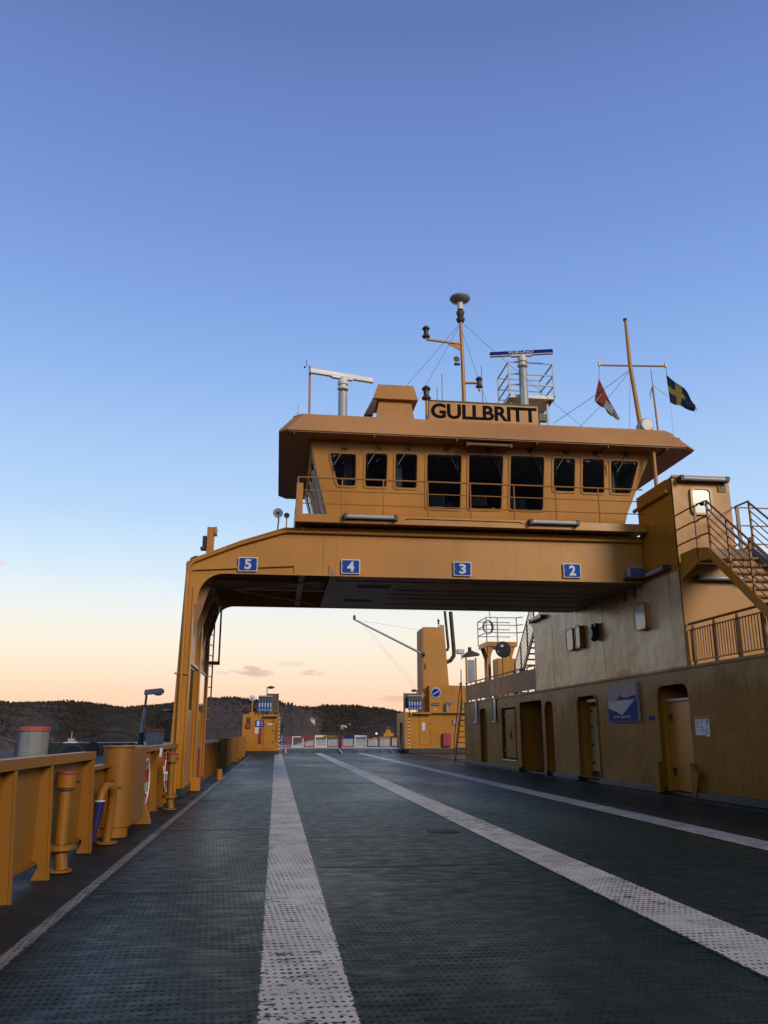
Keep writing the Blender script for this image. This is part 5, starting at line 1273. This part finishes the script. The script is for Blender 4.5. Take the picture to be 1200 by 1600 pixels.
MB().tube([(12.15,RY+.1,2.82),(12.15,RY+.1,3.35),(12.2,RY+.05,3.48),(12.5,RY-.05,3.48)], .12, 12).build('vent_elbow', 'grey', fb, smooth=True)
MB().box(12.57, 13.55, RY+.46, RY+.5, 3.55, 3.58).build('seam', 'soffit', fb)
MB().box(10.68, 10.78, RY+.85, RY+.9, 5.9, 6.3).build('side_lamp', 'rusty', fb)
xp = thing('exhaust_pipes', (12.5, 61.5, 6.5), 'two black bent exhaust pipes beside the funnel top', 'exhaust')
MB().tube([(12.45,61.5,7.35),(12.55,61.5,7.4),(12.62,61.5,7.6),(12.40,61.5,10.3)], .1, 10).build('pipe', 'black', xp, smooth=True)
MB().tube([(12.4,61.4,6.45),(12.75,61.4,6.6),(13.0,61.4,6.95),(13.02,61.4,7.3),(12.82,61.4,10.25)], .15, 12).build('pipe', 'black', xp, smooth=True)
nl = thing('navigation_light', (11.95, 61.5, 9), 'small black lamp on top of the funnel', 'navigation light')
MB().tube([(11.9,61.5,9.0),(11.9,61.5,9.35)], .03, 6).build('stalk', 'black', nl)
MB().lathe([(.10,0),(.05,.1),(.08,.15),(.09,.3),(.03,.36)], (11.9,61.5,9.33), n=10).build('lamp', 'black', nl)
MB().box(11.98, 12.3, 61.4, 61.6, 9.0, 9.25).build('box', 'grey', nl)
bm_ = thing('derrick_boom', (10.5, 60.6, 7), 'thin grey derrick boom reaching out from the funnel', 'boom')
MB().tube([(10.6,60.7,6.95),(5.5,60.7,9.42)], [.09,.06], 8).build('boom', 'grey', bm_, smooth=True)
MB().lathe([(.16,-.12),(.16,.12)], (10.55,60.7,6.96), 'x', 10).build('heel', 'black', bm_)
MB().lathe([(.10,0),(.09,.3),(.06,.34)], (5.46,60.7,9.42), n=10).build('tip_lamp', 'black', bm_)
MB().tube([(5.7,60.7,9.38),(10.6,60.9,8.75)], .012, 4).build('topping_wire', 'galv', bm_)
MB().tube([(5.9,60.7,9.25),(10.2,61,4.2)], .01, 4).build('guy_wire', 'galv', bm_)
MB().tube([(6.2,60.7,9.1),(10.6,61,4.1)], .01, 4).build('guy_wire', 'galv', bm_)
MB().prism([(10.3,4.0),(10.5,4.25),(10.62,4.0),(10.45,3.75)], 'y', 60.5, 60.6).build('signal_box', 'yellow', **T('small yellow diamond shaped box in front of the funnel side', 'box'))
# lane display boards with lamp
def display(x0, x1, z0, z1, y, label, flip, lamp_dx, lamp_label):
    th = thing('lane_display', ((x0+x1)/2, y, z0), label, 'display board', 'blue lane display boards on the housings')
    MB().box(x0, x1, y, y+.12, z0, z1).build('frame', 'grey', th)
    W = (x1-x0)/5
    for k, ch in enumerate('54321'):
        a = x0+k*W; m_ = z0+(z1-z0)*.60
        MB().box(a+.012, a+W-.012, y-.03, y-.001, m_, z1-.09).build('lamp_panel', 'black', th)
        s = MB().box(a+.012, a+W-.012, y-.03, y-.001, z0+.02, m_-.01).build('blue_panel', 'blue', th)
        cx_ = a+W/2
        text(ch, W*.42, (z1-z0)*.14, face_cam(cx_-W*.21, y-.031, z0+.05), 'number', 'sign_white', s, bold=.02)
        MB().prism([(cx_-.03,z0+.29),(cx_+.03,z0+.29),(cx_+.03,m_-.14),(cx_+.055,m_-.14),(cx_,m_-.03),(cx_-.055,m_-.14),(cx_-.03,m_-.14)], 'y', y-.036, y-.031).build('arrow', 'sign_white', s)
        for zz in (m_+.06, m_+.19): MB().lathe([(.035,0),(.035,.01)], (cx_, y-.042, zz), 'y', 8).build('lamp', 'grey', th)
    s = 1 if not flip else -1
    bx0, bx1 = (x1-.05, x1+.42) if not flip else (x0-.22, x1-.15)
    MB().plate(rect(bx0-.35 if not flip else bx0, z0+.1, bx1, z1+.14), [], .05, lambda u,v,w: (u, y+.4+w, v)).build('rear_board', 'timber', th)
    MB().box(bx1-.06 if not flip else bx0, bx1 if not flip else bx0+.06, y+.35, y+.9, 2.6, z1+.16).build('rear_frame', 'soffit', th)
    for q in (x0+.1, x1-.1): MB().box(q-.03, q+.03, y+.02, y+.1, 2.5, z0).build('leg', 'black' if flip else 'yellow', th)
    lt = thing('street_lamp', (x1+lamp_dx, y+.3, 2.8), lamp_label, 'lamp')
    lx = x1+lamp_dx
    MB().tube([(lx,y+.5,2.6),(lx,y+.5,4.36)], .03, 7).build('pole', 'rusty', lt)
    d = 1 if not flip else -1
    MB().lathe([(.03,-.18),(.09,-.1),(.10,.1),(.04,.26),(.02,.3)], (lx+d*.22, y+.5, 4.33), 'x', 10).build('lamp_head', 'black', lt, smooth=True)
display(-1.22, -.30, 2.73, 3.78, 56.9, 'blue lane display board on the narrow end housing', False, -.38, 'dark lamp leaning over the narrow housing display board')
display(9.30, 10.25, 2.97, 4.0, 59.9, 'blue lane display board on the wide end housing beside the funnel', True, -.25, 'dark lamp above the wide housing display board')
sd = thing('round_lamp', (-1.6, 57.2, 2.56), 'round white dish lamp standing on the narrow end housing', 'lamp')
MB().lathe([(.05,-.02),(.19,.0),(.20,.05),(.12,.15),(.03,.18)], (-1.62,57.0,3.62), 'y', 20).build('dish', 'white', sd, smooth=True)
MB().box(-1.7, -1.56, 56.95, 56.98, 3.55, 3.6).build('dark_slot', 'black', sd)
MB().tube([(-1.62,57.15,2.56),(-1.62,57.15,3.5)], .04, 8).build('post', 'yellow', sd)
MB().tube([(-1.3,57.15,2.56),(-1.18,57.15,3.2)], .03, 6).build('brace', 'yellow', sd); MB().box(-1.8, -1.45, 57.0, 57.3, 2.56, 2.7).build('foot', 'yellow', sd)
MB().tube([(-.25,57.2,2.56),(-.25,57.2,2.78),(.1,57.2,2.78),(.16,57.2,2.7),(.16,57.2,2.56)], .03, 6).build('hand_hoop', 'yellow', **T('low yellow pipe hoop on top of the narrow housing', 'hoop'))
MB().lathe([(.08,0),(.12,.08),(.1,.2),(.03,.25)], (13.4,61,4.75), n=10).build('dome_light', 'grey', **T('little dome light on the block beside the funnel', 'lamp'))
for (x, yy, lb) in ((.42,62.0,'blue and black signal panel at the inner side of the narrow housing'),(9.0,61.5,'blue and black signal panel at the inner side of the wide housing')):
    sg = thing('lane_signal', (x, yy, .5), lb, 'signal'); MB().box(x-.07, x+.1, yy, yy+.1, 1.35, 2.1).build('black_half', 'black', sg); MB().box(x-.07, x+.1, yy, yy+.1, .7, 1.34).build('blue_half', 'blue', sg)
    MB().box(x-.0, x+.03, yy-.01, yy-.001, .8, 1.25).build('white_bar', 'sign_white', sg); MB().box(x-.04, x+.04, yy+.02, yy+.08, 0.1, .69).build('post', 'grey', sg)

# gates: two leaves of framed panels with pickets
def gate(x0, x1, panels, label):
    th = thing('deck_gate', ((x0+x1)/2, 64, .3), label, 'gate', 'barred gates across the bow end')
    n = len(panels); x = x0; tw = sum(p[1] for p in panels)
    for i, (c, w, hi) in enumerate(panels):
        w_ = (x1-x0)*w/tw; zt = 1.22 if hi else 1.14; zb = .36; t_ = .075
        fr = MB().plate(rect(x+.01, zb, x+w_-.01, zt), [rect(x+.01+t_, zb+t_, x+w_-.01-t_, zt-t_*(2 if hi else 1))], .05, lambda u,v,w: (u, 64+w+.0, v)).build('gate_panel', c, th)
        k = int(w_/.085); p0 = None
        for q in range(1, k):
            xx = x+w_*q/k
            if p0 is None: p0 = MB().box(xx-.007, xx+.007, 64.015, 64.03, zb+t_, zt-t_).build('picket', 'grey', fr); xq = xx
            else:
                c_ = p0.copy(); C.objects.link(c_); c_.parent = fr; c_.location = (xx-xq, 0, 0)
        x += w_
    return th
gate(.5, 4.66, [('red',.8,0),('white',1.0,0),('red',.95,0),('white',1.05,1),('red',1.0,0)], 'gate leaf of red and white framed panels beside the narrow housing')
gate(4.9, 9.15, [('red',1.0,0),('white',1.0,1),('red',.95,0),('white',.95,0),('red',.6,0)], 'gate leaf of red and white framed panels beside the wide housing')
MB().box(4.67, 4.89, 63.95, 64.1, .25, 1.22).build('gate_post', 'black', **T('black post where the two gate leaves meet', 'post'))
for a, b, mt, lb in ((3.55,4.4,'flag_yellow','yellow plate on the top of the gate leaf by the narrow housing'),(5.1,5.85,'blue_deep','blue plate on the top of the gate leaf by the wide housing'),(1.9,2.55,'red','red plate on the top of the gate leaf by the narrow housing')):
    MB().box(a, b, 63.93, 63.98, 1.03, 1.2).build('gate_plate', mt, **T(lb, 'plate'))
for x, s, lb in ((.4,-1,'striped prop at the narrow housing end of the gate'),(9.2,1,'striped prop at the wide housing end of the gate')):
    rs = thing('gate_prop', (x, 63.5, .3), lb, 'prop')
    for k in range(6):
        MB().bar((x+s*.09*k-.0, 63.7-k*.05, .95-.12*k), (x+s*.09*(k+1), 63.7-(k+1)*.05, .95-.12*(k+1)), .05, .05).build('stripe', 'red' if k % 2 else 'white', rs)
# ================================================================== QUAY AND SHORE ON THE LEFT
MB().prism([(-13,-3.4),(-13,.55),(-4.2,.55),(-4.2,-3.4)], 'y', 15, 46).build('quay', 'dark_concrete', kind='structure')
def dolphin(x, y, r, z0, z1, label):
    th = thing('mooring_dolphin', (x, y, z0), label, 'dolphin', 'round concrete dolphins on the quay')
    MB().lathe([(r,0),(r,z1-z0-.13),(r*.98,z1-z0-.12)], (x,y,z0), n=36).build('drum', 'concrete', th, smooth=True)
    MB().lathe([(r*1.07,0),(r*1.08,.1),(r*1.02,.12)], (x,y,z1-.12), n=36).build('orange_rim', 'orange_band', th, smooth=True)
    return th
dolphin(-6.75, 25.2, .40, .3, 1.50, 'grey stained concrete drum with an orange rim above the near bulwark')
dolphin(-4.9, 36.0, .34, .3, 1.51, 'smaller dark drum with an orange rim beside the quay lamp')
ql = thing('quay_lamp', (-4.6, 30, .3), 'quay lamp post with a flat grey head against the hillside', 'lamp post')
qx, qy = -4.62, 30.5
MB().tube([(qx,qy,.5),(qx,qy,1.35)], .10, 12).build('dark_base', 'black', ql)
MB().tube([(qx,qy,1.35),(qx+.06,qy,2.2)], [.065,.05], 10).build('pole', 'grey', ql, smooth=True)
MB().tube([(qx+.06,qy,2.2),(qx+.08,qy,2.62)], .04, 8).build('neck', 'rusty', ql)
MB().prism([(qx+.0,2.62),(qx+.02,2.80),(qx+.60,2.86),(qx+.68,2.78),(qx+.66,2.68),(qx+.2,2.64)], 'y', qy-.12, qy+.12).build('lamp_head', 'grey', ql, bev=.02)
MB().lathe([(.15,-.06),(.12,-.10),(.02,-.12)], (qx+.48,qy,2.72), n=12).build('lamp_glass', 'lens', ql, smooth=True)
MB().prism([(qx-.3,.55),(qx+.3,.55),(qx+.12,1.0),(qx-.12,1.0)], 'y', qy-.1, qy+.1).build('foot', 'black', ql)
for x, y, lb in ((-5.35,30,'first black bollard on the quay past the yellow vent trunk'),(-4.95,30.5,'second black bollard on the quay, nearer the lamp post')):
    MB().lathe([(.13,0),(.13,.36),(.16,.38),(.16,.46),(.05,.48)], (x,y,.55), n=14).build('quay_bollard', 'black', **T(lb, 'bollard', 'black bollards on the quay'), smooth=True)
mb_ = MB(); mb_.lathe([(.42,0),(.40,.18),(.28,.32),(.1,.38)], (-7.0,31.0,.55), n=18); mb_.build('fender_drum', 'rubber', **T('rounded dark fender on the quay left of the bollards', 'fender'), smooth=True)
MB().lathe([(.24,-.1),(.24,.1)], (-6.5,32,.80), 'y', 18).build('tyre_fender', 'rubber', **T('dark round tyre with a pale hub on the quay edge', 'tyre'))
MB().box(-9.5, -5.6, 33, 33.4, .55, .98).build('quay_kerb', 'dark_concrete', **T('low dark kerb beam along the quay', 'kerb'))
MB().prism([(-4.15,-.5),(-2.7,-.5),(-2.7,.62),(-4.15,.62)], 'y', 12.2, 14.2).build('fender_block', 'rubber', **T('black rubber fender block seen through the bulwark gap', 'fender'))
# small motor boat off the left shore
bt = thing('boat', (-72, 330, -2.5), 'small white boat on the water by the rocky point', 'boat')
MB().prism([(-74.5,-2.6),(-71,-2.6),(-70,-1.3),(-75,-1.5)], 'y', 318, 326).build('hull', 'white', bt)
MB().box(-74, -72, 320, 323, -1.4, -.2).build('cabin', 'grey', bt); MB().tube([(-73,321,-.2),(-73,321,2.0)], .08, 6).build('mast', 'white', bt)
# far ferry, houses on the far shore
ff = thing('far_ferry', (95, 700, -2.5), 'tiny yellow ferry lying by the far shore behind the gates', 'ferry')
def azp(px, d, z=0):
    a = az_of(px); return V(d*math.sin(a), d*math.cos(a), z)
p = azp(606, 700)
MB().box(p.x-13, p.x+12, p.y-4, p.y+4, -2.5, -.6).build('hull', 'yellow', ff)
MB().box(p.x-4, p.x+4, p.y-3, p.y+3, -.6, 2.2).build('deck_cabin', 'yellow_clean', ff); MB().box(p.x-2.2, p.x+2, p.y-2, p.y+2, 2.2, 4.6).build('bridge', 'yellow', ff)
MB().tube([(p.x,p.y,4.6),(p.x,p.y,7)], .3, 6).build('mast', 'yellow', ff)
lmp = azp(589, 690); lg = bpy.data.materials.new('lit_lamp'); lg.use_nodes = True
lg.node_tree.nodes['Principled BSDF'].inputs['Emission Color'].default_value = (1,.45,.22,1); lg.node_tree.nodes['Principled BSDF'].inputs['Emission Strength'].default_value = 6
sh = thing('shore_lamp', (lmp.x, lmp.y, -2), 'small lit orange lamp on the far shore', 'lamp')
MB().tube([(lmp.x,lmp.y,-2.5),(lmp.x,lmp.y,1.2)], .15, 6).build('pole', 'black', sh); MB().lathe([(.1,0),(.55,.3),(.55,.7),(.1,1)], (lmp.x,lmp.y,1.2), n=8).build('lamp', lg, sh)
def hz_z(px, s):
    sh_ = interp(shore, px); rd = interp(rdist, px); d = sh_+(rd-sh_)*s; q = azp(px, d); return q, hill_h(px, s, q.x, q.y)
for px, s, w, hgt, lb in ((494,.30,2.6,2.4,'white house with a pale roof on the far wooded shore'),(540,.2,2.8,1.2,'low pale house right of the white house on the far shore'),(548,.3,2.0,1.2,'small grey shed above the low pale house')):
    q, z = hz_z(px, s); k = q.length/700*1.0
    h_ = thing('far_house', (q.x, q.y, z), lb, 'house', 'houses on the far shore')
    MB().box(q.x-w*k, q.x+w*k, q.y-4, q.y+4, z-2, z+hgt*k).build('wall', 'house_white', h_)
    MB().prism([(q.x-w*k*1.1, z+hgt*k), (q.x+w*k*1.1, z+hgt*k), (q.x, z+hgt*k*1.8)], 'y', q.y-4.4, q.y+4.4).build('roof', 'grey', h_)
